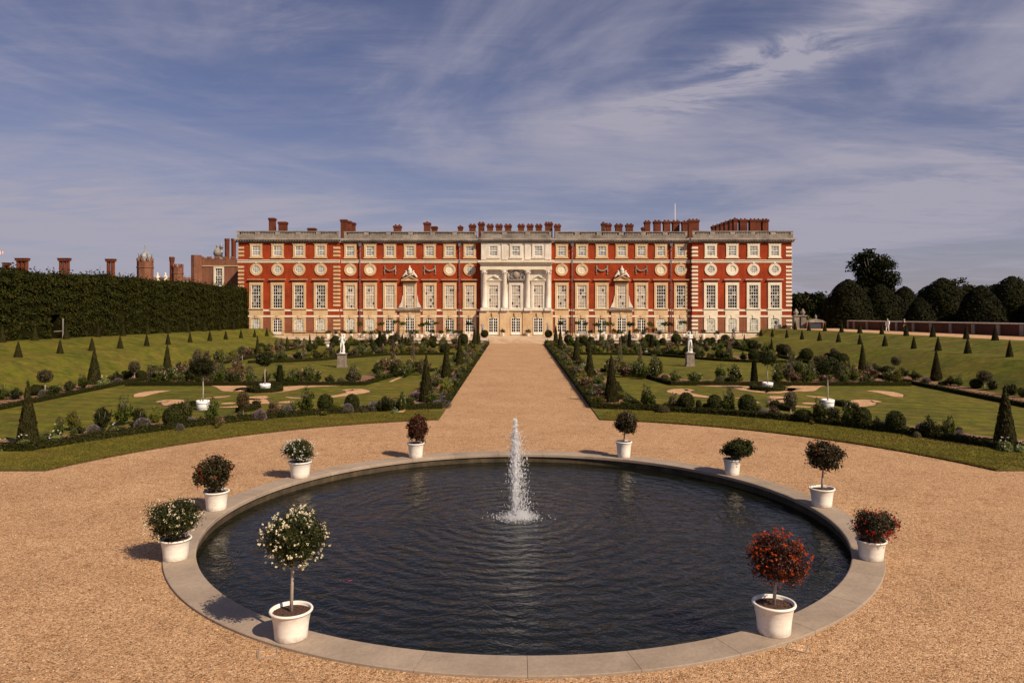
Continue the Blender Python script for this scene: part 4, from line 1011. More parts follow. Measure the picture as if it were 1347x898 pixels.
for (px, pb, lab) in ((266.8, 538.5, 'large round tree in white tub on left scroll lawn, nearest pool'), (348.7, 514.5, 'round tree in white tub beside the blunt obelisk, left garden'), (1088.8, 537, 'large round tree in white tub on right scroll lawn, nearest pool'), (1009.8, 512.5, 'round tree in white tub beside the blunt obelisk, right garden')):
    near = pb > 530
    x, y = tub_tree(px, pb, lab, hgt=2.95 if near else 2.75, cw=1.5 if near else 1.3)
    sd = 'left' if x < 0 else 'right'
    if near:
        s = -1 if x < 0 else 1
        ring(x - s*.75, y+.15, 2.15, .42, 'outer arc of clipped box left of %s scroll lawn tub' % sd, PI*.80, PI*1.22)
        ring(x - s*.75, y+.15, 2.15, .42, 'outer arc of clipped box right of %s scroll lawn tub' % sd, -PI*.22, PI*.20)
    else: ring(x, y+.05, .95, .50, 'full ring of clipped box round the far %s tub' % sd)
for px, pb, lab in ((505.6, 466, 'small white box tub before dark obelisk in far left garden'), (852, 466.5, 'small white box tub before dark obelisk in far right garden'), (836, 460.5, 'small white tub nearer the palace in far right garden'), (431.5, 457, 'small white tub left of the left statue, far garden')):
    x, y, _ = gp(px, pb, .05); mb = MB(); mb.lathe([(.25, 0), (.26, .02), (.31, .42), (.295, .44), (.28, .40)], 18); o = mb.build('garden_tub', M['tub'], loc=(x, y, .05))
    for zz in (.1, .32): MB().lathe([(.25+.13*zz, zz-.015), (.268+.135*zz, zz-.013), (.268+.135*zz, zz+.013), (.25+.13*zz, zz+.015)], 18).build('hoop', M['hoop'], o)
    MB().lathe([(.28, .34), (.285, .385), (0, .39)], 14, cap=False).build('soil', M['pot_soil'], o)
    tag(o, lab, 'tub')

# ------------------------------------------------------------------ figures
def figure(name, J, E, rad, mat, parent=None, loc=(0,0,0), rz=0, sub=2, scale=1.0):
    """one continuous skin grown over joints J (dict) along edges E with radii"""
    keys = list(J); me = bpy.data.meshes.new(name); me.from_pydata([J[k] for k in keys], [(keys.index(a), keys.index(b)) for a, b in E], [])
    o = bpy.data.objects.new(name, me); COL.objects.link(o)
    md = o.modifiers.new('skin', 'SKIN'); md.use_smooth_shade = True
    for i, k in enumerate(keys):
        sv = me.skin_vertices[0].data[i]; r = rad[k]; sv.radius = r if isinstance(r, tuple) else (r, r); sv.use_root = (k == 'pelvis')
    ss = o.modifiers.new('sub', 'SUBSURF'); ss.levels = sub; ss.render_levels = sub
    dg = bpy.context.evaluated_depsgraph_get(); dg.update(); m2 = bpy.data.meshes.new_from_object(o.evaluated_get(dg))
    bpy.data.objects.remove(o); m2.name = name
    m2.materials.clear(); m2.materials.append(mat)
    for p in m2.polygons: p.use_smooth = True; p.material_index = 0
    o = link(name, m2, parent, loc); o.rotation_euler.z = rz; o.scale = (scale,)*3
    return o
BE = [('pelvis','waist'),('waist','chest'),('chest','neck'),('neck','head'),('head','crown'),('chest','shl'),('shl','ell'),('ell','wrl'),('wrl','hal'),('chest','shr'),('shr','elr'),('elr','wrr'),('wrr','har'),
      ('pelvis','hil'),('hil','knl'),('knl','anl'),('anl','tol'),('pelvis','hir'),('hir','knr'),('knr','anr'),('anr','tor')]
BJ = dict(pelvis=(0,0,.98), waist=(0,0,1.12), chest=(0,.01,1.36), neck=(0,0,1.52), head=(0,-.01,1.63), crown=(0,-.01,1.76), shl=(-.19,.01,1.44), ell=(-.25,.03,1.15), wrl=(-.24,-.06,.92), hal=(-.235,-.08,.82), shr=(.19,.01,1.44), elr=(.25,.03,1.15), wrr=(.24,-.06,.92), har=(.235,-.08,.82),
          hil=(-.10,0,.92), knl=(-.11,-.02,.50), anl=(-.11,.02,.08), tol=(-.12,-.13,.035), hir=(.10,0,.92), knr=(.11,-.02,.50), anr=(.11,.02,.08), tor=(.12,-.13,.035))
BR = dict(pelvis=(.15,.11), waist=(.135,.10), chest=(.16,.11), neck=.058, head=(.078,.092), crown=(.055,.065), shl=.07, ell=.045, wrl=.034, hal=(.042,.025), shr=.07, elr=.045, wrr=.034, har=(.042,.025), hil=.095, knl=.062, anl=.042, tol=(.045,.032), hir=.095, knr=.062, anr=.042, tor=(.045,.032))
def head_details(mb, c, s=1, hair=0, skin=1):
    x, y, z = c
    mb.blob((x, y-.095*s, z-.005), .014*s, .022*s, .022*s, skin, 6, 5)
    for e in (-1, 1): mb.blob((x+e*.03*s, y-.083*s, z+.025*s), .010*s, .008*s, .007*s, 2, 6, 4); mb.blob((x+e*.085*s, y, z), .012*s, .022*s, .03*s, skin, 6, 5)
    mb.blob((x, y-.083*s, z-.042*s), .022*s, .008*s, .006*s, 2, 6, 4)
def statue(px, pyb, pyt, pose, lab, zb=.05, mat='marble', ped=True, sc=1.0):
    x, y, _ = gp(px, pyb, zb); t = empty('statue', (x, y, zb))
    hp = 1.3 if ped else .5
    mb = MB(); w_ = .36 if ped else .3
    mb.box(-w_-.06, w_+.06, -w_-.06, w_+.06, 0, .14); mb.box(-w_-.02, w_+.02, -w_-.02, w_+.02, .14, .20); mb.box(-w_, w_, -w_, w_, .20, hp-.14); mb.box(-w_-.03, w_+.03, -w_-.03, w_+.03, hp-.14, hp-.08); mb.box(-w_-.07, w_+.07, -w_-.07, w_+.07, hp-.08, hp)
    mb.build('pedestal', M['plinth' if ped else 'stone_g'], t)
    J = dict(BJ); J.update(pose); f = figure('carved_figure', J, BE, BR, M[mat], t, (0,0,hp+.08), 0, 2, sc)
    mb = MB(); mb.lathe([(.30, 0), (.31, .02), (.30, .085), (.26, .09)], 16, c=(0,0,hp))
    # drapery from the hip to the base and a tree stump behind the leg
    mb.lathe([(.15, 0), (.13, .25), (.10, .60), (.07, .72)], 9, c=(.12*sc, .08, hp+.08))
    for k in range(7):
        a = k*.5; mb.tube([(.10*math.cos(a)*sc, .05+.10*math.sin(a), hp+.08+.95*sc), (.17*math.cos(a)*sc, .05+.13*math.sin(a), hp+.08+.55*sc), (.15*math.cos(a+.3)*sc, .05+.12*math.sin(a+.3), hp+.1+.2*sc)], [.035, .045, .03], 6)
    fb = MB(); head_details(fb, (J['head'][0]*sc, J['head'][1]*sc, J['head'][2]*sc), 1, 0, 0); fb.m = [0]*len(fb.m); fo2 = fb.build('face', M[mat], f); fo2.scale = (1/sc,)*3
    mb.m = [0]*len(mb.m)
    mb.build('drapery', M[mat], t)
    tag(t, lab, 'statue'); return t
P1 = dict(ell=(-.30,.02,1.18), wrl=(-.12,-.16,1.22), hal=(-.05,-.18,1.24), elr=(.27,.06,1.16), wrr=(.22,.02,.92), har=(.20,0,.84), knl=(-.12,-.10,.52), anl=(-.15,.06,.10), tol=(-.16,-.07,.04), head=(-.02,-.02,1.63), crown=(-.03,-.02,1.76))
P2 = dict(ell=(-.34,.0,1.52), wrl=(-.14,-.03,1.72), hal=(-.06,-.03,1.78), elr=(.22,-.10,1.20), wrr=(.0,-.20,1.18), har=(-.07,-.20,1.17), knr=(.13,-.10,.52), anr=(.16,.05,.10), tor=(.17,-.08,.04))
statue(450, 482.8, 437, P1, 'white marble statue of standing figure on stone pedestal, left lawn')
statue(907.4, 481.5, 435, P2, 'white marble statue with a raised arm on stone pedestal, right lawn', sc=1.12)
for px, lab in ((634.5, 'dark lead statue beside the left of the stone centre block'), (720.5, 'dark lead statue beside the right of the stone centre block')):
    x = fx(px, 125); yb = V + (H-ZT)*F/125; statue(px, yb, 0, P1 if px < 678 else P2, lab, ZT, 'lead_pale', False, 1.0)

def person(px, X, lab, top, legs, bag=False, rz=0.0, pose={}):
    y = X*F/(px-CX); z = zu(y)+.036; t = empty('person', (X, y, z), rz)
    J = dict(BJ); J.update(pose); b = figure('body', J, BE, BR, simple('skin tone', (.48,.27,.19), None, .6), t)
    T = {k: J[k] for k in ('pelvis','waist','chest','shl','ell','wrl','shr','elr','wrr')}; E = [e for e in BE if e[0] in T and e[1] in T]
    RR = {k: tuple(v+.020 for v in (BR[k] if isinstance(BR[k], tuple) else (BR[k],)*2)) for k in T}
    figure('shirt', T, E, RR, top, t)
    T = {k: J[k] for k in ('pelvis','hil','knl','anl','hir','knr','anr')}; E = [e for e in BE if e[0] in T and e[1] in T]
    RR = {k: tuple(v+.016 for v in (BR[k] if isinstance(BR[k], tuple) else (BR[k],)*2)) for k in T}
    figure('trousers', T, E, RR, legs, t)
    c = J['head']; mb = MB(); mb.blob((c[0], c[1]+.015, c[2]+.055), .098, .112, .095, 0, 12, 8); hair = mb.build('hair', simple('grey hair', (.42,.39,.36), None, .8), t)
    for s in ('l', 'r'):
        hx, hy, hz = J['ha'+s]; fb = MB(); sg = -1 if s == 'l' else 1
        for k in range(4): fb.tube([(hx, hy+(k-1.5)*.018, hz-.005), (hx-sg*.004, hy+(k-1.5)*.019-.004, hz-.05), (hx-sg*.014, hy+(k-1.5)*.018-.012, hz-.085+.012*abs(k-1.4))], [.010,.009,.007], 6)
        fb.tube([(hx-sg*.01, hy-.03, hz+.02), (hx-sg*.02, hy-.05, hz-.01), (hx-sg*.024, hy-.055, hz-.04)], [.011,.010,.008], 6); fb.build('fingers', b.data.materials[0], b)
        an = J['an'+s]; to = J['to'+s]; sb = MB(); sb.blob(((an[0]+to[0])/2, (an[1]+to[1])/2-.01, .045), .055, .15, .045, 0, 10, 6); sb.build('shoe', M['iron'], t)
    fb = MB(); head_details(fb, c, 1, 0, 1); fb.build('face', [M['iron'], b.data.materials[0], M['iron']], b)
    tag(t, lab, 'person'); return t
person(1167.5, 50.5, 'person in white shirt and pale trousers strolling along the right terrace', simple('white shirt cloth', (.72,.72,.74), None, .8), simple('pale trouser cloth', (.62,.60,.58), None, .8), rz=R(-50), pose=dict(knl=(-.11,-.12,.51), anl=(-.12,-.18,.09), tol=(-.13,-.33,.06), knr=(.11,.02,.5), anr=(.11,.18,.11), tor=(.12,.06,.03), elr=(.27,-.05,1.17), wrr=(.27,-.24,1.05), har=(.26,-.31,1.02)))
person(1189.5, 51.0, 'person in black clothes standing by the terrace wall, white haired', simple('black coat cloth', (.012,.012,.016), None, .9), simple('dark trouser cloth', (.018,.018,.022), None, .9), rz=R(20))

# ------------------------------------------------------------------ pots, small trees and plants on the palace terrace
def terr_pot(px, kind, hpx, where, side, y=119.5, wpot=.36):
    yy = y + random.uniform(-1.2, 1.5); x = fx(px, yy); t = empty('terrace_pot', (x, yy, ZT), random.random()*6)
    hp = random.uniform(.55, .70); MB().lathe([(wpot*.72, 0), (wpot*.76, .02), (wpot*.9, hp*.75), (wpot, hp*.88), (wpot, hp), (wpot*.88, hp), (wpot*.85, hp-.06)], 18).build('pot', M['pot'], t)
    if kind == 'orange':
        h_ = random.uniform(1.05, 1.45); mb = MB(); mb.tube([(0,0,hp-.1), (.03,.02,hp+h_*.5), (0,0,hp+h_)], [.04,.03,.025], 6); mb.build('stem', M['bark'], t)
        mb = MB(); r = random.uniform(.52, .72); p, nn = cloud(520, (random.uniform(-.1,.1), 0, hp+h_+r*.5), (r*.95, r*.95, r*.66), 14, .2); mb.leaves(p, nn, .15, .09); mb.build('crown', M[random.choice(('green','dark','green'))], t); w = 'white pot with small round tree'
    elif kind == 'low':
        mb = MB(); r = random.uniform(.38, .58); p, nn = cloud(380, (0, 0, hp+r*.5), (r, r, r*.75), 12, .2); mb.leaves(p, nn, .14, .08); mb.build('crown', M[random.choice(('green','grey','dark'))], t); w = 'white pot with low green plant'
    elif kind == 'spiky':
        mb = MB(); a = rng.random(150)*2*PI; e = rng.uniform(.1, 1.4, 150); d_ = np.stack([np.cos(a)*np.cos(e), np.sin(a)*np.cos(e), np.sin(e)], 1)
        for k in range(150): mb.bar((d_[k]*.06+np.array((0,0,hp))).tolist(), (d_[k]*random.uniform(.5, .95)+np.array((0,0,hp-.1))).tolist(), .035, .006)
        mb.build('crown', M['grey'], t); w = 'white pot with spiky agave plant'
    else:
        mb = MB(); r = .5; p, nn = cloud(420, (0, 0, hp+.5), (r, r, .55), 12, .2); mb.leaves(p, nn, .13, .08); mb.build('crown', M['green'], t)
        fb = MB(); p, nn = cloud(90, (0,0,hp+.52), (r*1.05, r*1.05, .6), 12, .15); fb.leaves(p, nn, .11, .09); fb.build('blossom', M[{'red':'fl_red','yellowp':'fl_orange'}[kind]], t); w = {'red': 'white pot with red flowers', 'yellowp': 'white pot with orange yellow flowers'}[kind]
    reg(t, w, 'on %s palace terrace' % side, 'potted plant', abs(px-678), 'from the steps')
for px, k in [(431,'low'),(442,'spiky'),(452,'low'),(461.7,'spiky'),(473,'orange'),(479,'low'),(488,'spiky'),(495,'red'),(501.5,'orange'),(508,'low'),(514,'low'),(522,'orange'),(530.5,'orange'),(537.5,'low'),(542,'spiky'),(548,'low'),(554,'orange'),(562,'orange'),(568,'low'),(574,'orange'),(580,'low'),(588,'yellowp'),(599,'low'),(606,'low'),(616,'orange')]:
    terr_pot(px, k, 0, '', 'left')
for px, k in [(737,'orange'),(745,'low'),(759,'orange'),(771,'orange'),(777,'low'),(785.5,'orange'),(790,'low'),(796,'orange'),(801.5,'orange'),(807,'red'),(813.6,'spiky'),(819,'low'),(827.6,'orange'),(832,'orange'),(838,'red'),(845.7,'spiky'),(850,'red'),(855,'orange'),(861,'red'),(867.7,'spiky'),(875,'orange'),(882.7,'orange'),(888,'low'),(899,'orange'),(908,'spiky'),(925,'low'),(943,'low')]:
    terr_pot(px, k, 0, '', 'right')
for px in (661.5, 694.5): terr_pot(px, 'low', 0, '', 'left' if px < 678 else 'right', 127, .3)
for px, side in ((637.5, 'left'), (721.5, 'right')):
    yy = 121; plant('ball', fx(px, yy), yy, 1.3, 1.25, ZT, 'on the palace terrace, %s of the steps' % side, 'x', 0, what='dark round bush')
def bench(px, y, lab):
    x = fx(px, y); t = empty('garden_bench', (x, y, ZT)); m = simple('slate blue paint', (.03,.05,.075), None, .5)
    for k in range(4): MB().box(-.9, .9, -.25+k*.125, -.25+k*.125+.1, .42, .46).build('seat_slat', m, t)
    for sx in (-.82, .78):
        for sy in (-.24, .2): MB().box(sx, sx+.06, sy, sy+.06, 0, .418 if sy < 0 else .95).build('leg', m, t)
    mb = MB(); mb.box(-.755, .775, .205, .24, .85, .95); mb.box(-.755, .775, .205, .24, .52, .58)
    for k in range(12): mb.box(-.74+k*.13, -.69+k*.13, .21, .235, .58, .85)
    mb.build('backrest', m, t); tag(t, lab, 'bench')
bench(765.5, 126.2, 'slate blue garden bench against the palace right of centre'); bench(593.5, 126.2, 'slate blue garden bench against the palace left of centre')
def urn(px, y, z, lab, m='lead', sc=1.0):
    t = empty('garden_urn', (fx(px, y), y, z)); mb = MB(); mb.box(-.3*sc, .3*sc, -.3*sc, .3*sc, 0, .1*sc); mb.box(-.25*sc, .25*sc, -.25*sc, .25*sc, .1*sc, .6*sc); mb.build('plinth', M['stone_g'], t)
    MB().lathe([(.14*sc, .6*sc), (.08*sc, .68*sc), (.08*sc, .74*sc), (.22*sc, .84*sc), (.27*sc, 1.05*sc), (.25*sc, 1.2*sc), (.30*sc, 1.26*sc), (.22*sc, 1.3*sc), (.12*sc, 1.38*sc), (.05*sc, 1.48*sc), (.07*sc, 1.54*sc), (.0, 1.6*sc)], 16).build('vase', M[m], t)
    tag(t, lab, 'urn')
urn(965, 123, ZT, 'dark lead urn before second window of the right pavilion'); urn(1021, 124, zu(124)+.03, 'dark lead urn before last window of the right pavilion')
# ------------------------------------------------------------------ the palace
YM, YP, YC = 129.0, 128.2, 128.35               # wall planes: recessed ranges, end pavilions, stone centre block
S = YM/F
pal = empty('palace', (0, YM, ZT))
tag(pal, 'long red brick palace with stone trimmed windows and white stone centre', 'palace')
def part(mb, name, m, parent=None, loc=(0,0,0)):
    o = mb.build(name, m, parent or pal)
    # mesh built in world coordinates: shift into the palace's frame
    if parent is None: o.location = (-pal.location.x + loc[0], -pal.location.y + loc[1], -pal.location.z + loc[2])
    return o
Zt = lambda py: fz(py, YM)
ZTOP, ZCOR, ZCORB, ZS1, ZS0 = Zt(304.5), Zt(315), Zt(319.8), Zt(342), Zt(346)
ZB1t, ZB1b, ZB2t, ZB2b = Zt(406.7), Zt(409.3), Zt(414.5), Zt(416.9)
XL0, XL1, XC0, XC1, XR0, XR1 = fx(313.6, YP), fx(446, YP), fx(632.6, YC), fx(725.2, YC), fx(910.6, YP), fx(1041.3, YP)
BACK = 150
# brick bodies (upper walls bright, ground storey duller)
for x0, x1, y0 in ((XL0, XL1, YP), (XR0, XR1, YP), (XL1+.002, XC0-.002, YM), (XC1+.002, XR0-.002, YM)):
    mb = MB(); mb.box(x0, x1, y0, BACK, ZB2b, ZCORB+.1); part(mb, 'brick_wall', M['brick'])
    mb = MB(); mb.box(x0, x1, y0, BACK, ZT-.05, ZB2b-.002); part(mb, 'ground_storey_wall', M['brick_low'])
mb = MB(); mb.box(XC0, XC1, YC, BACK, ZB1b, ZCORB+.1); part(mb, 'centre_wall', M['stone_c'])
mb = MB(); mb.box(XC0-.15, XC1+.15, YC-.30, BACK, ZT-.05, ZB1b-.002); part(mb, 'centre_base', M['stone_y'])
mb = MB(); mb.box(XL0+.5, XR1-.5, YM+1.5, BACK-.4, ZCORB+.2, ZTOP-.9); part(mb, 'roof', M['lead'])
# eaves cornice, parapet and balustrade, following the breaks of the front
segs = [(XL0, XL1, YP), (XL1, XC0, YM), (XC0, XC1, YC), (XC1, XR0, YM), (XR0, XR1, YP)]
for i, (x0, x1, y0) in enumerate(segs):
    ex0 = .55 if i == 0 else (.0 if y0 == YM else .35); ex1 = .55 if i == 4 else (.0 if y0 == YM else .35)
    a, b_ = x0-ex0 + (.352 if y0 == YM else 0), x1+ex1 - (.352 if y0 == YM else 0)
    mb = MB()
    mb.box(a, b_, y0-.62, y0+.3, ZCOR-.16, ZCOR+.12)
    x = a+.2
    while x < b_-.2: mb.box(x-.09, x+.09, y0-.55, y0-.101, ZCOR-.34, ZCOR-.162); x += .45
    mb.box(a, b_, y0-.10, y0-.002, ZCORB+.05, ZCOR-.162)
    part(mb, 'eaves_cornice', M['stone_p'])
    mb = MB(); mb.box(a+.35, b_-.35, y0-.15, y0+.25, ZCOR+.122, ZTOP-.62)
    part(mb, 'parapet', M['stone_g'])
    mb = MB(); mb.box(a+.3, b_-.3, y0-.20, y0+.30, ZTOP-.16, ZTOP); part(mb, 'parapet_rail', M['stone_g']); mb = MB()
    nb = max(2, int((b_-a)/3.4)); w_ = (b_-a-.7)/nb
    for k in range(nb+1):
        xx = a+.35+k*w_; mb.box(max(a+.35, xx-.42), min(b_-.35, xx+.42), y0-.17, y0+.27, ZTOP-.618, ZTOP-.162)
    x = a+.9
    while x < b_-.9:
        q = ((x-a-.35) % w_)
        if .55 < q < w_-.55: mb.box(x-.085, x+.085, y0-.07, y0+.10, ZTOP-.618, ZTOP-.162)
        x += .27
    mb.box(a+.36, b_-.36, y0+.101, y0+.15, ZTOP-.618, ZTOP-.162)
    part(mb, 'balustrade', M['stone_p'])
# string courses
for x0, x1, y0 in ((XL0, XL1, YP), (XL1, XC0, YM), (XC1, XR0, YM), (XR0, XR1, YP)):
    ea, eb = (.16 if y0 == YP else -.162), (.16 if y0 == YP else -.162)
    mb = MB(); mb.box(x0-ea, x1+eb, y0-.10, y0-.002, ZS0+.10, ZS1-.12); mb.box(x0-ea, x1+eb, y0-.20, y0-.002, ZS1-.118, ZS1); mb.box(x0-ea, x1+eb, y0-.06, y0-.002, ZS0, ZS0+.098)
    part(mb, 'string_course', M['stone_w'])
    mb = MB(); mb.box(x0-(.1 if y0 == YP else -.1), x1+(.1 if y0 == YP else -.1), y0-.08, y0-.002, ZB2b, ZB2t); part(mb, 'plat_band', M['stone_w'])
    mb = MB(); mb.box(x0, x1, y0-.06, y0-.002, ZB1b, ZB1t); part(mb, 'plat_band', M['stone_w'])
    mb = MB(); mb.box(x0, x1, y0-.05, y0-.002, ZT, ZT+.42); part(mb, 'base_course', M['stone_y'] if x0 < 30 else M['stone_w'])
# quoins at the pavilion corners
for xq, d_ in ((XL0, 1), (XL1, -1), (XR0, 1), (XR1, -1)):
    z = ZT+.45; k = 0; qm = MB().box(0, 1.03, -.07, .9, 0, .36).mesh('quoin', [M['stone_y'] if xq < 20 else M['stone_w']])
    while z < ZCORB-.5:
        if not (ZS0-.5 < z < ZS1+.06):
            w_ = .98; a, b_ = (xq-.05, xq+w_) if d_ > 0 else (xq-w_, xq+.05)
            if not (ZB2b-.4 < z < ZB1t+.02): link('quoin', qm, pal, (a, YP-YM, z-ZT))
        z += .655; k += 1

# window kinds -------------------------------------------------------------
def rect(w, z0, z1): return [(-w/2, z0), (w/2, z0), (w/2, z1), (-w/2, z1)]
def archp(w, z0, z1, rise, n=8):
    out = [(-w/2, z0), (w/2, z0)]
    for k in range(n+1):
        t = PI*k/n; out.append((w/2*math.cos(t), z1-rise+rise*math.sin(t)))
    return out
def bars(mb, w, z0, z1, nx, nz, y, t=.035, mid=None, thick=.05):
    mb.box(-w/2, -w/2+.07, y-thick, y, z0, z1); mb.box(w/2-.07, w/2, y-thick, y, z0, z1)
    mb.box(-w/2+.07, w/2-.07, y-thick, y, z0, z0+.09); mb.box(-w/2+.07, w/2-.07, y-thick, y, z1-.07, z1)
    zs = [z0+(z1-z0)*k/nz for k in range(1, nz)]
    for z in zs:
        tt = .09 if mid == zs.index(z) else t; mb.box(-w/2+.07, w/2-.07, y-thick*.9, y, z-tt/2, z+tt/2)
    xs = [-w/2+w*k/nx for k in range(1, nx)]
    edges = [z0+.09] + zs + [z1-.07]
    for x in xs:
        for a, b_ in zip(edges[:-1], edges[1:]): mb.box(x-t/2, x+t/2, y-thick*.8, y, a+.02, b_-.02)
WM = {}
def win_meshes(kind, stone):
    key = (kind, stone)
    if key in WM: return WM[key]
    s, f, p = MB(), MB(), MB(); st = M[stone]
    if kind == 'attic':
        w, z0, z1 = 1.36, -.84, .84
        s.ring_prism(rect(w, z0, z1), rect(2.08, z0-.26, z1+.30), -.14, -.002); s.box(-1.16, 1.16, -.22, -.002, z0-.42, z0-.262); s.box(-1.16, 1.16, -.17, -.002, z1+.302, z1+.40)
        bars(f, w, z0, z1, 3, 4, -.03, .04, 1); p.box(-w/2, w/2, -.022, -.004, z0, z1); pm = M['pane_attic']
    elif kind in ('tall', 'tall_dark', 'tall_centre'):
        w, z0, z1 = 1.57, -1.98, 1.98
        s.ring_prism(rect(w, z0, z1), rect(2.34, z0-.02, z1+.46), -.16, -.002); s.box(-1.28, 1.28, -.24, -.002, z0-.16, z0-.022)
        if kind != 'tall_centre': s.box(-1.42, 1.42, -.40, -.002, z1+.92, z1+1.02); s.box(-1.34, 1.34, -.28, -.002, z1+.80, z1+.918)
        bars(f, w, z0, z1, 4, 7, -.03, .045, 3); p.box(-w/2, w/2, -.022, -.004, z0, z1); pm = M['pane_dark' if kind == 'tall_dark' else 'pane_blind']
    elif kind in ('round', 'round_blind'):
        n = 24; c = lambda r: [(r*math.cos(2*PI*k/n), r*math.sin(2*PI*k/n)) for k in range(n)]
        s.ring_prism(c(.66), c(1.06), -.13, -.002); s.prism([(-.14, .98), (.14, .98), (.2, 1.28), (-.2, 1.28)], -.2, -.132)
        if kind == 'round':
            f.ring_prism(c(.58), c(.655), -.06, -.03)
            for k in range(-1, 2): hh = math.sqrt(.58**2-(k*.3)**2); f.box(k*.3-.025, k*.3+.025, -.055, -.03, -hh, hh)
            for k in range(-1, 2):
                hh = math.sqrt(.58**2-(k*.3)**2); f.box(-hh, hh, -.075, -.057, k*.3-.025, k*.3+.025)
            pm = M['pane_attic']
        else:
            f.ring_prism(c(.58), c(.655), -.06, -.03); f.box(-.03, .03, -.055, -.03, -.58, .58); pm = M['stone_w']
        p.prism(c(.655), -.022, -.004)
    elif kind in ('arched', 'french'):
        w, z1, rise = 1.52, 1.02, .30; z0 = -1.22 if kind == 'arched' else -1.78
        s.ring_prism(archp(w, z0, z1, rise), archp(2.3, z0, z1+.42, .45), -.13, -.002)
        s.prism([(-.15, z1+.02), (.15, z1+.02), (.22, z1+.55), (-.22, z1+.55)], -.22, -.132)
        if kind == 'arched':
            s.box(-1.18, 1.18, -.2, -.002, z0-.16, z0-.002); bars(f, w, z0, z1-rise, 4, 5, -.03, .045, 2); pm = M['pane_green']
        else:
            bars(f, w, z0, z1-rise, 4, 5, -.03, .05, None); f.box(-.07, .07, -.085, -.062, z0+.1, z1-rise); f.box(-w/2+.075, w/2-.075, -.045, -.03, z0+.09, z0+.45); pm = M['pane_door']
        for k in range(1, 4): x = -w/2+w*k/4; f.box(x-.025, x+.025, -.06, -.03, z1-rise+.002, z1-rise+rise*math.sin(math.acos(min(1, abs(x)/(w/2)))))
        p.prism(archp(w, z0, z1, rise), -.022, -.004)
    elif kind == 'square_door':
        w, z0, z1 = 1.56, -1.78, 1.08
        s.ring_prism(rect(w, z0, z1), rect(1.92, z0, z1+.20), -.08, -.002); s.prism([(-.16, z1+.02), (.16, z1+.02), (.28, z1+.95), (-.28, z1+.95)], -.2, -.082)
        bars(f, w, z0, z1, 4, 6, -.03, .05, 4); f.box(-.07, .07, -.085, -.052, z0+.1, z1-.1); f.box(-w/2+.075, w/2-.075, -.045, -.03, z0+.09, z0+.42); p.box(-w/2, w/2, -.022, -.004, z0, z1); pm = M['pane_door']
    WM[key] = (s.mesh('surround', [st]), f.mesh('sash_bars', [M['white_paint']]), p.mesh('pane', [pm]))
    return WM[key]
KN = {'attic': 'attic_window', 'tall': 'tall_window', 'tall_dark': 'tall_window', 'tall_centre': 'tall_window', 'round': 'round_window', 'round_blind': 'round_window', 'arched': 'arched_window', 'french': 'french_door', 'square_door': 'garden_door'}
def window(kind, stone, x, y, z):
    s, f, p = win_meshes(kind, stone)
    o = link(KN[kind], s, pal, (x, y-YM, z-ZT)); link('sash_bars', f, o); link('pane', p, o); return o
LB = [337.1, 365.3, 393.7, 422]; RB = [934.8, 963, 991, 1019]
LR = [461, 487, 513, 539.3, 565.3, 591.5, 617.8]; RR_ = [739, 765.4, 791.6, 817.7, 843.5, 869.4, 895.4]
CB = [649, 678.6, 707.9]
ap = {'y': MB(), 'w': MB()}
def bay(px, yw, stone, ground, mid, tall='tall'):
    x = fx(px, yw)
    window('attic', stone, x, yw, Zt(330.4)); window(tall, stone, x, yw, Zt(390.3))
    if mid in ('round', 'round_blind'): window(mid, stone, x, yw, Zt(354.8))
    window(ground, stone, x, yw, Zt(426.2))
    # stone apron between the two window rows
    mb = MB(); mb.box(x-1.2, x+1.2, yw-.10, yw-.002, ZB2t+.002, Zt(390.3)-2.16); part(mb, 'stone_apron', M[stone])
for i, px in enumerate(LB): bay(px, YP, 'stone_y', 'french' if i == 1 else 'arched', 'round', 'tall_dark')
for i, px in enumerate(RB): bay(px, YP, 'stone_w', 'arched', 'round' if i != 1 else 'round_blind', 'tall_dark')
for i, px in enumerate(LR): bay(px, YM, 'stone_y', 'arched' if i < 2 else ('square_door' if i == 3 else 'french'), ['round_blind','round_blind','sw','pd','sw','round_blind','round'][i])
for i, px in enumerate(RR_): bay(px, YM, 'stone_y', 'arched' if i > 4 else ('square_door' if i == 3 else 'french'), ['round_blind','round_blind','sw','pd','sw','round_blind','round'][i], 'tall_dark' if i > 4 else 'tall')
for i, px in enumerate(CB):
    x = fx(px, YC); window('attic', 'stone_c', x, YC, Zt(330.4)); window('tall_centre', 'stone_c', x, YC, Zt(390.3)); window('square_door', 'stone_y', x, YC-.30, Zt(426.2))
# carved swags and crowned pediments in the brick ranges
for px in (LR[2], LR[4], RR_[2], RR_[4]):
    x, z = fx(px, YM), Zt(354.8); mb = MB()
    for sgn in (-1, 1):
        mb.blob((x+sgn*.92, YM-.09, z+.55), .16, .10, .18, n=8, m=6); mb.blob((x+sgn*.85, YM-.09, z+.2), .20, .10, .22, n=8, m=6); mb.tube([(x+sgn*.92, YM-.07, z+.4), (x+sgn*.98, YM-.07, z-.2), (x+sgn*.90, YM-.07, z-.75)], [.09, .12, .07], 6); mb.blob((x+sgn*.92, YM-.08, z-.7), .15, .10, .13, n=8, m=6)
    mb.tube([(x-.85, YM-.1, z+.2), (x-.4, YM-.12, z-.12), (x, YM-.13, z-.22), (x+.4, YM-.12, z-.12), (x+.85, YM-.1, z+.2)], [.08, .12, .15, .12, .08], 7)
    part(mb, 'carved_swag', M['stone_g'])
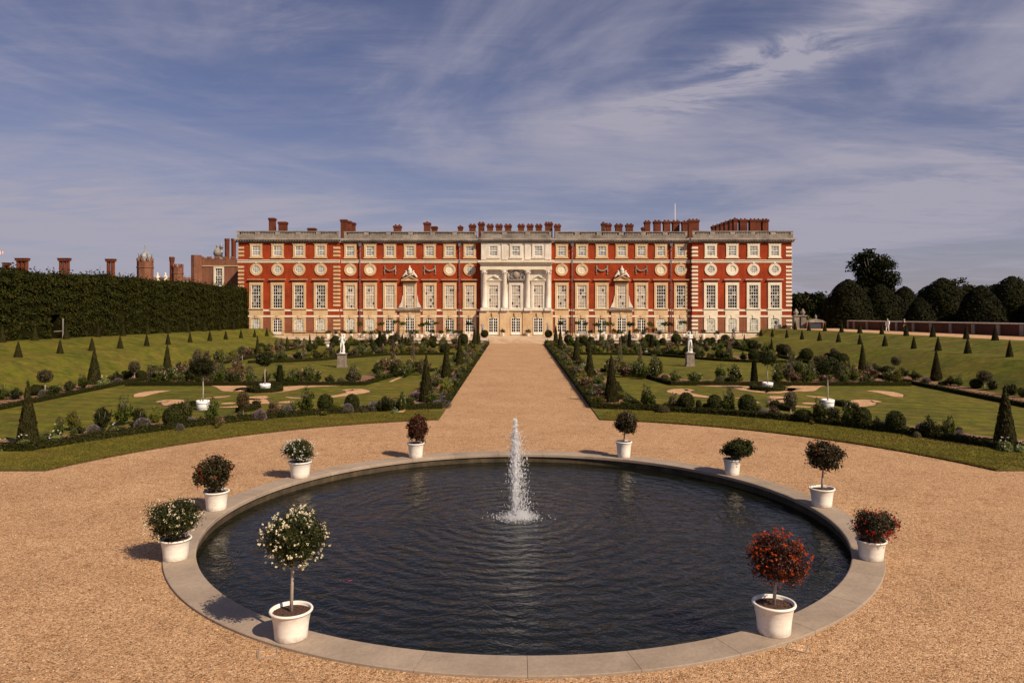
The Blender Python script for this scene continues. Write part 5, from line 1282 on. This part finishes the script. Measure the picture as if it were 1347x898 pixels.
def pediment(mb, x, y, z0, hw, hh, d):
    t = .16
    mb.box(x-hw, x+hw, y-d, y-.002, z0, z0+.14)
    mb.prism([(x-hw, z0+.142), (x-hw+.25, z0+.142), (x, z0+hh-t), (x, z0+hh)], y-d, y-.05); mb.prism([(x, z0+hh), (x, z0+hh-t), (x+hw-.25, z0+.142), (x+hw, z0+.142)], y-d, y-.05)
    mb.prism([(x-hw+.3, z0+.143), (x+hw-.3, z0+.143), (x, z0+hh-t-.02)], y-.06, y-.004)
for px in (LR[3], RR_[3]):
    x = fx(px, YM); z0 = Zt(369.3); mb = MB(); pediment(mb, x, YM-.41, z0, 1.45, .92, .30); part(mb, 'pediment', M['stone_y'])
    mb = MB(); y = YM-.32
    mb.box(x-.55, x+.55, y-.12, y+.2, z0+.93, z0+1.15); mb.lathe([(.30, 0), (.40, .25), (.34, .6), (.42, .78), (.30, .92), (.12, 1.1), (.10, 1.35), (.0, 1.5)], 10, c=(x, y, z0+1.15))
    for sgn in (-1, 1):
        mb.tube([(x+sgn*.35, y, z0+1.5), (x+sgn*.7, y, z0+1.25), (x+sgn*1.05, y, z0+.85), (x+sgn*1.25, y, z0+.55)], [.12, .2, .18, .12], 7); mb.blob((x+sgn*.62, y, z0+1.62), .2, .14, .16, n=7, m=5, jit=.2); mb.blob((x+sgn*.5, y-.05, z0+1.05), .2, .16, .18, n=7, m=5, jit=.2)
    part(mb, 'carved_trophy', M['stone_c'])
    # scrolls beside the window and rusticated stone bay below
    for sgn in (-1, 1):
        mb = MB(); mb.prism([(x+sgn*1.2, Zt(404.5)), (x+sgn*1.95, Zt(404.5)), (x+sgn*1.75, Zt(401)), (x+sgn*1.45, Zt(397)), (x+sgn*1.3, Zt(390)), (x+sgn*1.2, Zt(388))], YM-.2, YM-.003); part(mb, 'scroll_bracket', M['stone_c'])
    mb = MB(); mb.box(x-2.1, x+2.1, YM-.5, YM-.41, Zt(407.6), Zt(405.0)); mb.box(x-2.0, x+2.0, YM-.40, YM-.242, Zt(407.6), Zt(405.2)); part(mb, 'sill_course', M['stone_g'])
    mb = MB(); zz = ZT; hh = (Zt(408)-ZT)/9
    for k in range(9):
        for a, b_ in ((-1.78, -.965), (.965, 1.78)): mb.box(x+a, x+b_, YM-.14, YM-.102, zz+.03, zz+hh-.03)
        zz += hh
    for a, b_ in ((-1.78, -1.202), (1.202, 1.78)): mb.box(x+a, x+b_, YM-.1, YM-.002, ZT, Zt(408))
    part(mb, 'rusticated_stonework', M['stone_y'])
# centre block: four half columns, entablature, attic strips, pediments
for px in (637.0, 663.6, 694.0, 720.8):
    x = fx(px, YC); zb, zt_ = Zt(406), Zt(355.2); mb = MB()
    mb.box(x-.62, x+.62, YC-.72, YC-.002, zb-.35, zb+.15); mb.lathe([(.56, .15), (.56, .25), (.48, .32), (.52, .4), (.46, .46), (.45, 2.2), (.39, zt_-zb-.9), (.42, zt_-zb-.85), (.44, zt_-zb-.6), (.54, zt_-zb-.3), (.60, zt_-zb-.12)], 18, c=(x, YC-.12, zb)); mb.box(x-.6, x+.6, YC-.66, YC-.002, zt_-.12, zt_+.02)
    for a in range(7): mb.blob((x+.50*math.cos(PI+PI*a/6), YC-.12+.50*math.sin(PI+PI*a/6), zt_-.45), .10, .10, .22, n=6, m=5)
    part(mb, 'half_column', M['stone_w'] if px < 0 else M['stone_c'])
    mb = MB(); mb.box(x-.50, x+.50, YC-.12, YC-.002, Zt(341.5), ZCORB-.002); part(mb, 'attic_pilaster', M['stone_c'])
    mb = MB(); mb.box(x-.8, x+.8, YC-.42, YC-.302, ZT, ZB1b-.004); part(mb, 'rusticated_stonework', M['stone_y'])
mb = MB(); mb.box(XC0-.1, XC1+.1, YC-.66, YC-.002, Zt(354.9), Zt(352.4)); mb.box(XC0-.06, XC1+.06, YC-.60, YC-.002, Zt(352.38), Zt(347.4)); mb.box(XC0-.25, XC1+.25, YC-.85, YC-.002, Zt(347.38), Zt(345.6)); mb.box(XC0-.5, XC1+.5, YC-1.12, YC-.002, Zt(345.58), Zt(343.2))
x = XC0
while x < XC1: mb.box(x, x+.22, YC-1.0, YC-.852, Zt(347.2), Zt(345.7)); x += .5
part(mb, 'entablature', M['stone_w'])
mb = MB(); zz = ZT+.1
while zz < ZB1b-.3: mb.box(XC0-.12, XC1+.12, YC-.306, YC-.3015, zz, zz+.035); zz += .46
part(mb, 'rustication_joints', M['stone_g'])
mb = MB(); mb.box(XC0-.3, XC1+.3, YC-.50, YC-.002, Zt(408.6), Zt(406.9)); part(mb, 'sill_course', M['stone_w'])
for px in (CB[0], CB[2]): mb = MB(); pediment(mb, fx(px, YC), YC, Zt(369.4), 1.42, .98, .36); mb.box(fx(px,YC)-1.2, fx(px,YC)+1.2, YC-.2, YC-.002, Zt(372.2), Zt(369.45)); part(mb, 'pediment', M['stone_w'])
x = fx(CB[1], YC); mb = MB(); z = Zt(361)
mb.box(x-1.3, x+1.3, YC-.45, YC-.002, Zt(369.2), Zt(367.2)); mb.blob((x, YC-.2, z), .55, .25, .75, n=10, m=7, jit=.06)
for k in range(26): a = random.random()*6.28; r = random.uniform(.5, 1.25); mb.blob((x+r*math.cos(a)*1.05, YC-.12, z+r*math.sin(a)*.62), random.uniform(.1,.24), .14, random.uniform(.1,.24), n=7, m=5, jit=.2)
for sgn in (-1, 1): mb.tube([(x+sgn*1.35, YC-.14, z+.5), (x+sgn*1.4, YC-.18, z-.5), (x+sgn*1.28, YC-.14, z-1.5)], [.12, .2, .08], 6)
part(mb, 'carved_trophy', M['stone_g'])
# rainwater pipes with hopper heads
for px in (474, 604.7, 752.7, 882.6):
    x = fx(px, YM); mb = MB(); mb.tube([(x, YM-.24, ZCORB-.2), (x, YM-.24, ZS1+.05), (x, YM-.30, ZS1-.3), (x, YM-.30, ZT)], .075, 8); mb.prism([(x-.28, ZCORB-.05), (x+.28, ZCORB-.05), (x+.14, ZCORB-.65), (x-.14, ZCORB-.65)], YM-.42, YM-.1)
    for zz in (Zt(330), Zt(362), Zt(380), Zt(398), Zt(425)): mb.box(x-.13, x+.13, YM-.39, YM-.16, zz, zz+.09)
    part(mb, 'drainpipe', M['lead'])
# chimneys
def chim(px0, px1, pyt, y=137.0, pots=2, zb=None, d=1.3):
    x0, x1, zt_ = fx(px0, y), fx(px1, y), fz(pyt, y); mb = MB(); zb = zb or ZTOP-1.4
    mb.box(x0+.06, x1-.06, y-d/2+.06, y+d/2-.06, zb, zt_-.50); mb.box(x0, x1, y-d/2, y+d/2, zt_-.498, zt_-.30); mb.box(x0-.08, x1+.08, y-d/2-.08, y+d/2+.08, zt_-.298, zt_-.12); mb.box(x0, x1, y-d/2, y+d/2, zt_-.118, zt_)
    o = part(mb, 'chimney', M['brick_chim'])
    n = pots
    for k in range(n):
        xx = x0+(x1-x0)*(k+.5)/n; pb = MB(); pb.lathe([(.17, 0), (.16, .05), (.15, .20), (.18, .23), (.13, .24)], 8, c=(xx, y, zt_+.002)); pb.build('chimney_pot', M['brick_chim'], o)
for c in [(354.5,362.3,287,139,0),(367,377.6,292,139,0),(448.5,457,289,137,0),(457.6,462.5,291,139.5,0),(463,467.5,293,142,0),(405.5,415.5,300.2,139,0),(518,528,297,137,2),(557.5,566.5,293,137,1),(567.5,575.5,298,139,0),(602.5,609,298,138,1),(617,626,296,137,2),(629,637.5,293.5,138,2),(640.5,649,296,137,2),(652,661,296,137,2),(663.7,673,296,137,2),
          (681,690,296,137,2),(693,701.5,296,137,2),(704.4,713,296,137,2),(716.7,727,293.5,138,3),(729,737.5,296,137,2),(791,796,293.5,136,1),(796.5,804,295,137,2),(809,818.5,295.5,137,2),(823,832.5,295.5,137,2),(847.5,855,291.5,137,2),(844,847,299,136,0),(859.6,869,291,137,2),(872,881.4,291,137,2),(884,893.5,291,137,2),(896.5,904,291.5,136,1),(904.5,919,289.5,138,3),
          (963.7,969.5,288,136,1),(971.8,982.5,289,136,2),(985,1000,289,136,3),(1001.5,1010,289,136,2),(958,963,290,139,1),(952,957.6,292,142.5,1),(946.5,951.6,294,146,1),(941,946,296,149,1),(936,940.6,297.5,152,1)]: chim(*c, zb=ZTOP-2.2)
mb = MB(); mb.tube([(fx(888, 140), 140, ZTOP-1), (fx(888, 140), 140, fz(268, 140))], [.06, .035], 6); part(mb, 'flagpole', M['white_paint'])
# iron railings along the foot of the front
for x0, x1, side in ((fx(323, 126.9), fx(629, 126.9), 'left'), (fx(728, 126.9), fx(1035, 126.9), 'right')):
    t = empty('iron_railing', ((x0+x1)/2, 126.9, ZT)); L = (x1-x0)/2; mb = MB(); mb.box(-L, L, -.02, .02, .86, .90); mb.box(-L, L, -.02, .02, .12, .15); mb.build('rail', M['iron'], t)
    mb = MB(); x = -L+.1
    while x < L: mb.box(x-.009, x+.009, -.009, .009, .152, .858); x += .16
    o = mb.build('baluster', M['iron'], t); o['kind'] = 'stuff'
    for k in range(int(2*L/4)+1):
        pb = MB(); pb.box(-.03, .03, .022, .08, 0, .98); pb.blob((0, .05, 1.02), .05, .05, .05, n=6, m=5); pb.build('post', M['iron'], t, (-L+.05+k*4, 0, 0))
    tag(t, 'thin black iron railing along the %s half of the palace front' % side, 'railing')

# ------------------------------------------------------------------ older brown brick buildings behind the hedge
YT = 139.0
tr_ = empty('tudor_range', (fx(283, YT), YT, ZT))
def tpart(mb, name, m, parent=None, root=tr_):
    o = mb.build(name, m, parent or root)
    if parent is None: o.location = -root.location
    return o
xa, xb = fx(262, YT), XL0+1.0
mb = MB(); mb.box(xa, xb, YT, YT+12, ZT, fz(340.5, YT)); tpart(mb, 'wall', M['brick_tudor'])
mb = MB(); mb.box(fx(253.5, YT), xa-.002, YT-.6, YT+7, ZT, fz(337.5, YT)); mb.lathe([(1.0, 0), (1.0, fz(336, YT)-ZT)], 8, c=(fx(260.5, YT), YT-.7, ZT), smooth=False); tpart(mb, 'corner_turret', M['brick_tudor'])
mb = MB(); x = xa
while x < xb-1: mb.box(x, x+.75, YT-.05, YT+.4, fz(340.5, YT)+.002, fz(337.5, YT)); x += 1.45
tpart(mb, 'battlements', M['brick_tudor'])
mb = MB(); mb.box(xa, xb, YT-.12, YT-.002, fz(350.4, YT), fz(349.2, YT)); tpart(mb, 'string_course', M['stone_y'])
xw = fx(288, YT); w_ = 1.5; z0, z1 = fz(376, YT), fz(353, YT)
s = MB(); s.ring_prism([(xw-.65, z0), (xw+.65, z0), (xw+.65, z1), (xw-.65, z1)], [(xw-.95, z0-.1), (xw+.95, z0-.1), (xw+.95, z1+.3), (xw-.95, z1+.3)], YT-.15, YT-.002); wo = tpart(s, 'window', M['stone_w'])
f = MB(); bars(f, 1.3, z0, z1, 3, 7, -.03, .05, 3); fo_ = f.build('sash_bars', M['white_paint'], wo, (xw, YT, 0)); p = MB(); p.box(xw-.65, xw+.65, YT-.022, YT-.004, z0, z1); p.build('pane', M['pane_dark'], wo)
mb = MB(); xu = fx(283, YT); zu_ = fz(337.5, YT); mb.box(xu-.5, xu+.5, YT+.5, YT+1.5, zu_-1, zu_+.1); mb.lathe([(.35, .1), (.65, .35), (.70, .8), (.55, 1.25), (.25, 1.55), (.14, 1.75), (.26, 1.95), (.2, 2.2), (0, 2.35)], 12, c=(xu, YT+1, zu_)); tpart(mb, 'stone_urn', M['stone_g'])
mb = MB(); xl = fx(291, YT+4); mb.lathe([(.28, 0), (.28, 1.0), (.4, 1.05), (.32, 1.15), (.30, 1.9), (.45, 1.95), (.1, 2.6), (.05, 3.3), (0, 3.8)], 8, c=(xl, YT+4, fz(339, YT+4))); tpart(mb, 'lead_finial', M['lead_pale'])
for px0, px1, pt in ((295.2, 302.3, 314), (303.8, 311, 314)):
    y = YT+5; x = fx((px0+px1)/2, y); zb = fz(345, y); zt_ = fz(pt, y); r = (px1-px0)/2*y/F; mb = MB()
    mb.lathe([(r*1.0, 0), (r*1.0, .5), (r*.90, .7), (r*.90, zt_-zb-.9), (r*.95, zt_-zb-.75), (r*.9, zt_-zb-.5), (r, zt_-zb-.3), (r, zt_-zb)], 8, c=(x, y, zb), smooth=False); tpart(mb, 'chimney', M['brick_chim'])
tag(tr_, 'brown brick battlemented range with tall sash window left of palace', 'building')

def oct_tower(px, w_px, pyt, y, name, lab, cup=False):
    x = fx(px, y); zt_ = fz(pyt, y); r = w_px/2*y/F; t = empty(name, (x, y, ZT))
    MB().lathe([(r, 0), (r, zt_-ZT-1.4), (r*1.07, zt_-ZT-1.35), (r*1.07, zt_-ZT-1.15), (r, zt_-ZT-1.1), (r, zt_-ZT)], 8, smooth=False, ph=PI/8).build('shaft', M['brick_tudor'], t)
    mb = MB()
    for k in range(8): a = PI/8+2*PI*(k+.5)/8; mb.lathe([(r*.24, 0), (r*.24, .55)], 4, c=(r*.86*math.cos(a), r*.86*math.sin(a), zt_-ZT+.002), smooth=False)
    mb.build('battlements', M['brick_tudor'], t)
    if cup:
        mb = MB(); b = zt_-ZT; mb.lathe([(r*.8, b+.01), (r*.82, b+.9), (r*.7, b+1.0), (r*.55, b+1.45), (r*.2, b+1.9), (.12, b+2.1), (.08, b+2.9), (.16, b+3.0), (0.02, b+3.6)], 8, smooth=False)
        for k in range(8): a = 2*PI*k/8; mb.tube([(r*.82*math.cos(a), r*.82*math.sin(a), b+.5), (r*.85*math.cos(a), r*.85*math.sin(a), b+1.7), (r*.8*math.cos(a), r*.8*math.sin(a), b+2.0)], [.09, .06, .01], 5)
        mb.build('lead_cupola', M['lead_pale'], t)
    tag(t, lab, 'tower'); return t
oct_tower(191, 20, 343.5, 150, 'brick_turret', 'octagonal brick turret with a pale lead cupola above the hedge', True)
t = oct_tower(234, 13.5, 351, 148, 'brick_turret', 'small battlemented brick turret with a tall chimney beside it')
mb = MB(); y = 148; x = fx(226.2, y)-t.location.x; zt_ = fz(338, y)-ZT; mb.lathe([(.45, 0), (.45, zt_-1), (.5, zt_-.9), (.55, zt_-.4), (.55, zt_)], 8, c=(x, 0, 0), smooth=False); mb.build('chimney', M['brick_chim'], t)
# long roof behind the hedge, its chimneys and finials
y = 156; bt = empty('old_court_range', (fx(150, y), y, ZT)); x0, x1 = fx(-60, y), fx(250, y)
mb = MB(); mb.box(x0, x1, y, y+10, ZT, fz(371.5, y)); tpart(mb, 'wall', M['brick_tudor'], None, bt)
mb = MB(); mb.add([(x0, y-.3, fz(371, y)), (x1, y-.3, fz(371, y)), (x1, y+5, fz(363.5, y)), (x0, y+5, fz(363.5, y)), (x0, y+10.3, fz(371, y)), (x1, y+10.3, fz(371, y))], [(0,1,2,3), (3,2,5,4), (0,3,4), (1,5,2), (0,4,5,1)]); tpart(mb, 'roof', M['brick_tudor'], None, bt)
mb = MB(); mb.box(fx(203, y-.5), x1, y-.5, y-.302, fz(372, y), fz(369.6, y)); tpart(mb, 'stone_coping', M['stone_w'], None, bt)
def shafts(px0, px1, pt, n, yy):
    zt_ = fz(pt, yy); zb = fz(366, yy); xa, xb = fx(px0, yy), fx(px1, yy); w_ = (xb-xa)/n; mb = MB()
    mb.box(xa+.1, xb-.1, yy-.6, yy+.6, zb-2, zb+.35)
    for k in range(n): r = w_*.50; mb.lathe([(r*1.05, .351), (r*1.05, .6), (r*.85, .75), (r*.85, zt_-zb-.75), (r*1.08, zt_-zb-.6)], 8, c=(xa+w_*(k+.5), yy, zb), smooth=False)
    mb.box(xa, xb, yy-.55, yy+.55, zt_-.598, zt_-.12); mb.box(xa-.1, xb+.1, yy-.65, yy+.65, zt_-.118, zt_)
    tpart(mb, 'chimney_stack', M['brick_chim'], None, bt)
shafts(140, 151.5, 340.5, 2, y+5); shafts(77.5, 92, 339.5, 3, y+5); shafts(21.5, 37.5, 339.5, 3, y+5); shafts(5, 13, 345.5, 2, y+5); shafts(-18, -6, 341, 2, y+5)
for px in (206.7, 217): mb = MB(); mb.lathe([(.4, 0), (.4, .4), (.3, .5), (.45, .9), (.3, 1.2), (.12, 1.4), (.2, 1.7), (0, 2.0)], 10, c=(fx(px, y), y+.2, fz(370.5, y))); tpart(mb, 'stone_finial', M['stone_w'], None, bt)
tag(bt, 'long old brick range with tall clustered chimneys behind the left hedge', 'building')
t = empty('flag', (fx(-1.5, 158), 158, ZT)); zf = fz(333, 158)-ZT; MB().tube([(0,0,0), (0,0,zf+.6)], [.09, .05], 6).build('flagpole', M['white_paint'], t)
fm = simple('flag cloth', (.45,.05,.06), (.75,.72,.72), .8, 1.2); mb = MB(); nx = 9
mb.add([(.05+.11*i, .1*math.sin(i*.8), zf+.5-.75*j) for j in (0,1) for i in range(nx)] + [(.05+.11*i, .1*math.sin(i*.8)+.02, zf+.5-.75*j) for j in (0,1) for i in range(nx)], [(i, i+1, nx+i+1, nx+i) for i in range(nx-1)]+[(2*nx+i, 3*nx+i, 3*nx+i+1, 2*nx+i+1) for i in range(nx-1)], 0, True); mb.build('cloth', fm, t)
tag(t, 'small red and white flag on a pole at far left', 'flag')

# ------------------------------------------------------------------ the tall clipped hedge on the left
HX, HB, HTOP = 45.4, 5.0, 9.0
hd = empty('tall_hedge', (-HX, 88, 2.2))
def htop(y): return 9.0 + .12*math.sin(y*.31)+.10*math.sin(y*.83+1) - .012*max(0, y-95)
OY0, OY1, OZ = 72.9, 74.6, 5.0
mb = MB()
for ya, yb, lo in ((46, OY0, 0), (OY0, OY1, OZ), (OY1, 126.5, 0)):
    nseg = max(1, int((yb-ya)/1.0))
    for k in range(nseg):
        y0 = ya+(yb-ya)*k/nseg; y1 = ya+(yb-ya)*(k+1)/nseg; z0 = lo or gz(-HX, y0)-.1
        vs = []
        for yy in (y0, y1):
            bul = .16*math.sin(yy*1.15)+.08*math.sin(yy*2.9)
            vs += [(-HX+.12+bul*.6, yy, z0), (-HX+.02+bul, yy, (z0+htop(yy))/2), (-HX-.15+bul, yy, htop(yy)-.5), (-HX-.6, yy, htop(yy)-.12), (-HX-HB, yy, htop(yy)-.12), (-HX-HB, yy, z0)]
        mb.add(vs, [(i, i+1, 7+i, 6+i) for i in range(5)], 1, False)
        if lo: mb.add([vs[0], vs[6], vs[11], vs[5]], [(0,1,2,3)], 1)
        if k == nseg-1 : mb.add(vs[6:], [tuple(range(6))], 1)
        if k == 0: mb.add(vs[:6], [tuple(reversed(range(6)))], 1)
P = []; N = []
n = 74000
yy = 46+80.5*rng.random(n); zz = rng.random(n); kind = rng.random(n)
for y, q, kd in zip(yy, zz, kind):
    bul = .16*math.sin(y*1.15)+.08*math.sin(y*2.9); zb = gz(-HX, y); zt_ = htop(y)
    if kd < .80:
        z = zb + (zt_-zb)*q
        if OY0 < y < OY1 and z < OZ: continue
        lay = .10*math.sin(z*5.5+math.sin(y*.6)*2+math.sin(y*1.9))
        P.append((-HX+.08+bul-(.2*max(0, q-.85)/.15)+lay*.8+random.gauss(0, .07), y, z)); N.append((1, random.gauss(0,.2), .35+lay*3))
    else:
        P.append((-HX-.2-random.random()*HB*.9, y, zt_-.05+abs(random.gauss(0, .10)))); N.append((0, 0, 1))
for _ in range(3800): z = gz(-HX,126)+(htop(126)-gz(-HX,126))*random.random(); P.append((-HX-random.random()*HB, 126.55+random.gauss(0,.07), z)); N.append((0,1,.2))
for _ in range(1500): y = 46+80.5*random.random(); P.append((-HX-.4-random.random()*1.5, y, htop(y)+abs(random.gauss(0,.32)))); N.append((random.gauss(0,1), random.gauss(0,1), .5))
mb.leaves(P, N, .25, .15, 0, .4)
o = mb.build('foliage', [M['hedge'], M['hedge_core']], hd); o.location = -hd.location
tag(hd, 'tall dark clipped hedge running along left terrace towards the palace', 'hedge')
y = 74.4; t = empty('timber_post', (-HX+.45, y, gz(-HX, y))); MB().box(-.045, .045, -.045, .045, -.1, 2.0).build('post', M['stone_p'], t); MB().box(-.03, .03, -1.45, -.047, .74, .80).build('rail', M['stone_p'], t)
tag(t, 'white timber post with a short rail at the hedge opening', 'post')

# ------------------------------------------------------------------ garden wall, gate piers and the wilderness trees on the right
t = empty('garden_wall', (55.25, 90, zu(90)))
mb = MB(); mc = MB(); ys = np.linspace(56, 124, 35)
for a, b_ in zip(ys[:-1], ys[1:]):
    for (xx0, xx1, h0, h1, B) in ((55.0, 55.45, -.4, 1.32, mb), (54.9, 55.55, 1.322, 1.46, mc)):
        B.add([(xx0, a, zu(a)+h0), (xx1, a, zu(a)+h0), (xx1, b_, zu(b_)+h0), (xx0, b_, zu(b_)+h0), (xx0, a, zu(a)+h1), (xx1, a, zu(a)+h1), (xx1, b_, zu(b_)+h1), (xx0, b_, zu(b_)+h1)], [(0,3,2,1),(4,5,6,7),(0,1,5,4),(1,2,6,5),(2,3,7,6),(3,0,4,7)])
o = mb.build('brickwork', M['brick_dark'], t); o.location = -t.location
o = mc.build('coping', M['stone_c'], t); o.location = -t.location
for px in (1116, 1124, 1141, 1180, 1202, 1225, 1251, 1281, 1314, 1345):
    y = 55*F/(px-CX); mb = MB(); mb.box(-.13, .0, -.3, .3, .0, 1.25); mb.build('pier', M['stone_g'], t, (54.998-t.location.x, y-t.location.y, zu(y)-t.location.z))
tag(t, 'low red brick garden wall with stone coping along right terrace', 'wall')
for px, lab in ((1047, 'stone gate pier with urn, nearest the palace'), (1056, 'stone gate pier with urn, further from the palace')):
    y = 126; zb = zu(y); t = empty('gate_pier', (fx(px, y), y, zb)); mb = MB(); zz = fz(414.5, y)-zb; mb.box(-.5, .5, -.5, .5, 0, .3); mb.box(-.42, .42, -.42, .42, .302, zz-.2); mb.box(-.56, .56, -.56, .56, zz-.198, zz); mb.build('shaft', M['stone_g'], t)
    MB().lathe([(.3, 0), (.2, .12), (.42, .4), (.4, .6), (.2, .75), (.25, .85), (.12, 1.0), (.0, 1.15)], 12, c=(0,0,zz)).build('urn', M['stone_g'], t); tag(t, lab, 'gate pier')
y = 125; t = empty('garden_gate', (fx(1073, y), y, zu(y))); x = 1.35; zz = fz(421.5, y)-zu(y)
for sx in (-1, 1): MB().box(sx*x-.25, sx*x+.25, -.25, .25, 0, zz-.3).build('post', M['brick_tudor'], t)
MB().prism([(-1.7, zz-.298), (1.7, zz-.298), (1.1, zz+.05), (.3, zz+.25), (0, zz+.35), (-.3, zz+.25), (-1.1, zz+.05)], -.2, .2).build('pediment', M['stone_g'], t)
MB().lathe([(.2, 0), (.12, .1), (.26, .3), (.1, .5), (0, .75)], 10, c=(0, 0, zz+.33)).build('finial', M['stone_g'], t)
MB().box(-1.09, 1.09, -.05, .05, 0, zz-.35).build('door', simple('dark gate paint', (.03,.035,.05), None, .6), t); tag(t, 'small pedimented garden gate in the wall past the piers', 'gate')

def dome_yew(px, pt, wpx, y, lab, dens=1.0, sharp=1.0):
    x = fx(px, y); zb = 1.2; h = fz(pt, y)-zb; r = wpx/2*y/F; t = empty('clipped_yew_tree', (x, y, zb))
    MB().tube([(0,0,0), (.1,.1,h*.3), (0,0,h*.7)], [.45, .4, .2], 8).build('trunk', M['bark'], t)
    mb = MB(); prof = [(max(.05, r*(1-(k/10)**(1.9*sharp))**.62)*.95, .25+(h-.5)*k/10) for k in range(11)]; mb.lathe(prof, 18, mi=1)
    n = int(3400*dens); q = rng.random(n)**1.2; a = rng.random(n)*2*PI; rr = r*np.maximum(.02, (1-q**(1.9*sharp)))**.62*(1+.04*np.sin(a*5+q*9)+rng.normal(0, .02, n)); P = np.stack([rr*np.cos(a), rr*np.sin(a), .1+q*(h-.1)], 1)
    mb.leaves(P, np.stack([np.cos(a), np.sin(a), .2+q], 1), .55, .3, 0, .5); mb.build('crown', [M['yew_dark'], M['yew_core']], t); tag(t, lab, 'tree')
def leafy_tree(px, pt, wpx, y, lab, n=5200, ls=.5, zb=1.0, trunk=.3, oval=1.0):
    x = fx(px, y); h = fz(pt, y)-zb; r = wpx/2*y/F; t = empty('deciduous_tree', (x, y, zb)); ch = h*(1-trunk); cz = h*trunk+ch/2
    mb = MB(); mb.tube([(0,0,0), (.15,0,h*.2), (.0,.2,h*.45), (.1,0,h*.8)], [h*.03, h*.022, h*.016, h*.005], 9)
    for k in range(14):
        a = random.random()*6.28; z0 = h*random.uniform(.22, .6); L = r*random.uniform(.55, .95); mb.tube([(0,0,z0), (L*.5*math.cos(a), L*.5*math.sin(a), z0+h*.10), (L*math.cos(a), L*math.sin(a), z0+h*random.uniform(.16,.28))], [h*.010, h*.006, h*.002], 6)
    mb.build('trunk', M['bark'], t)
    mb = MB(); k = 60; cc = rng.normal(0, 1, (k, 3)); cc /= np.linalg.norm(cc, axis=1, keepdims=True); cc *= rng.uniform(.25, .92, (k, 1)); idx = rng.integers(0, k, n)
    sizes = rng.uniform(.10, .22, k)
    p = cc[idx] + np.clip(rng.normal(0, 1, (n, 3)), -1.5, 1.5)*sizes[idx][:, None]*np.array((1,1,.7)); nn = (p-cc[idx])*2+p*.5
    mb.leaves(p*np.array((r, r, ch/2))*np.array((.92,.92,.92))+np.array((0,0,cz)), nn, ls, ls*.65, 0, .6); mb.build('crown', M['tree'], t); tag(t, lab, 'tree')
leafy_tree(1147, 321, 66, 185, 'tall broad deciduous tree standing alone above the right yews', 15000, .60, trunk=.26)
for c in [(1115.6,368,68,140,'big dome clipped yew right of the gate, below tall tree',1.3),(1158,374,58,150,'dome clipped yew directly under the tall tree',1.1),(1190,377,46,158,'smaller dark yew right of the tall tree',.9),(1210,392,44,128,'low conical yew in front near the second person',.9,.75),
          (1240,366,72,148,'widest dark yew dome right of the conical yew',1.3),(1290,376,64,138,'dark yew between the two biggest right domes',1.2,.8),(1331,364,80,150,'large dark yew dome near the right edge',1.3,.85),(1385,372,80,140,'dark yew dome beyond the right edge',1.0),(1140,378,50,168,'dark yew dome between the first two big domes',.9),(1222,376,54,166,'dark yew dome behind the conical yew',.9),(1262,380,50,160,'dark yew dome right of the widest dome',.9),(1310,374,60,170,'dark yew dome behind the gap near right edge',.9),(1178,388,40,150,'low dark yew filling the gap right of tall tree',.8),(1100,390,34,150,'low dark yew left of the first big dome',.8),(1087,392,30,160,'small yew behind the garden gate',.7)]: dome_yew(*c)
for c in [(1052,382,34,150,'dark bushy tree just behind the gate piers',3200,.5),(1075,380,40,170,'bushy tree behind the gate, right of piers',3200,.55),(1178,374,40,215,'far round tree behind the dome yews, right of tall tree',2600,.7),(1269,362,52,200,'round topped tree rising behind yews at the right',3400,.7),(1308,372,36,210,'small far tree between the right yews',2400,.7),(1345,363,44,215,'far tree at the right edge behind yews',2600,.7),(1216,378,34,230,'far low tree behind the conical yew',2200,.7),
          (1420,360,70,200,'far tree beyond the right edge',2400,.8)]: leafy_tree(c[0], c[1], c[2], c[3], c[4], c[5], c[6], trunk=.12)
x0 = 0
mb = MB(); n = 26000
aa = rng.uniform(-.95, .95, n); P = []; N = []
for a in aa:
    if abs(a) < .28: continue
    d_ = 430+random.gauss(0, 25); hh = 9+5*math.sin(a*23)+3*math.sin(a*61+1)+2*math.sin(a*140); P.append((d_*math.tan(a), d_, max(0, hh)*random.random()**.6)); N.append((random.gauss(0,.5), -1, .5))
mb.leaves(P, N, 2.6, 1.8); o = mb.build('far_wood', M['tree']); o['kind'] = 'stuff'; o['label'] = 'far off dark line of woodland along the horizon'; o['category'] = 'woodland'
settle()
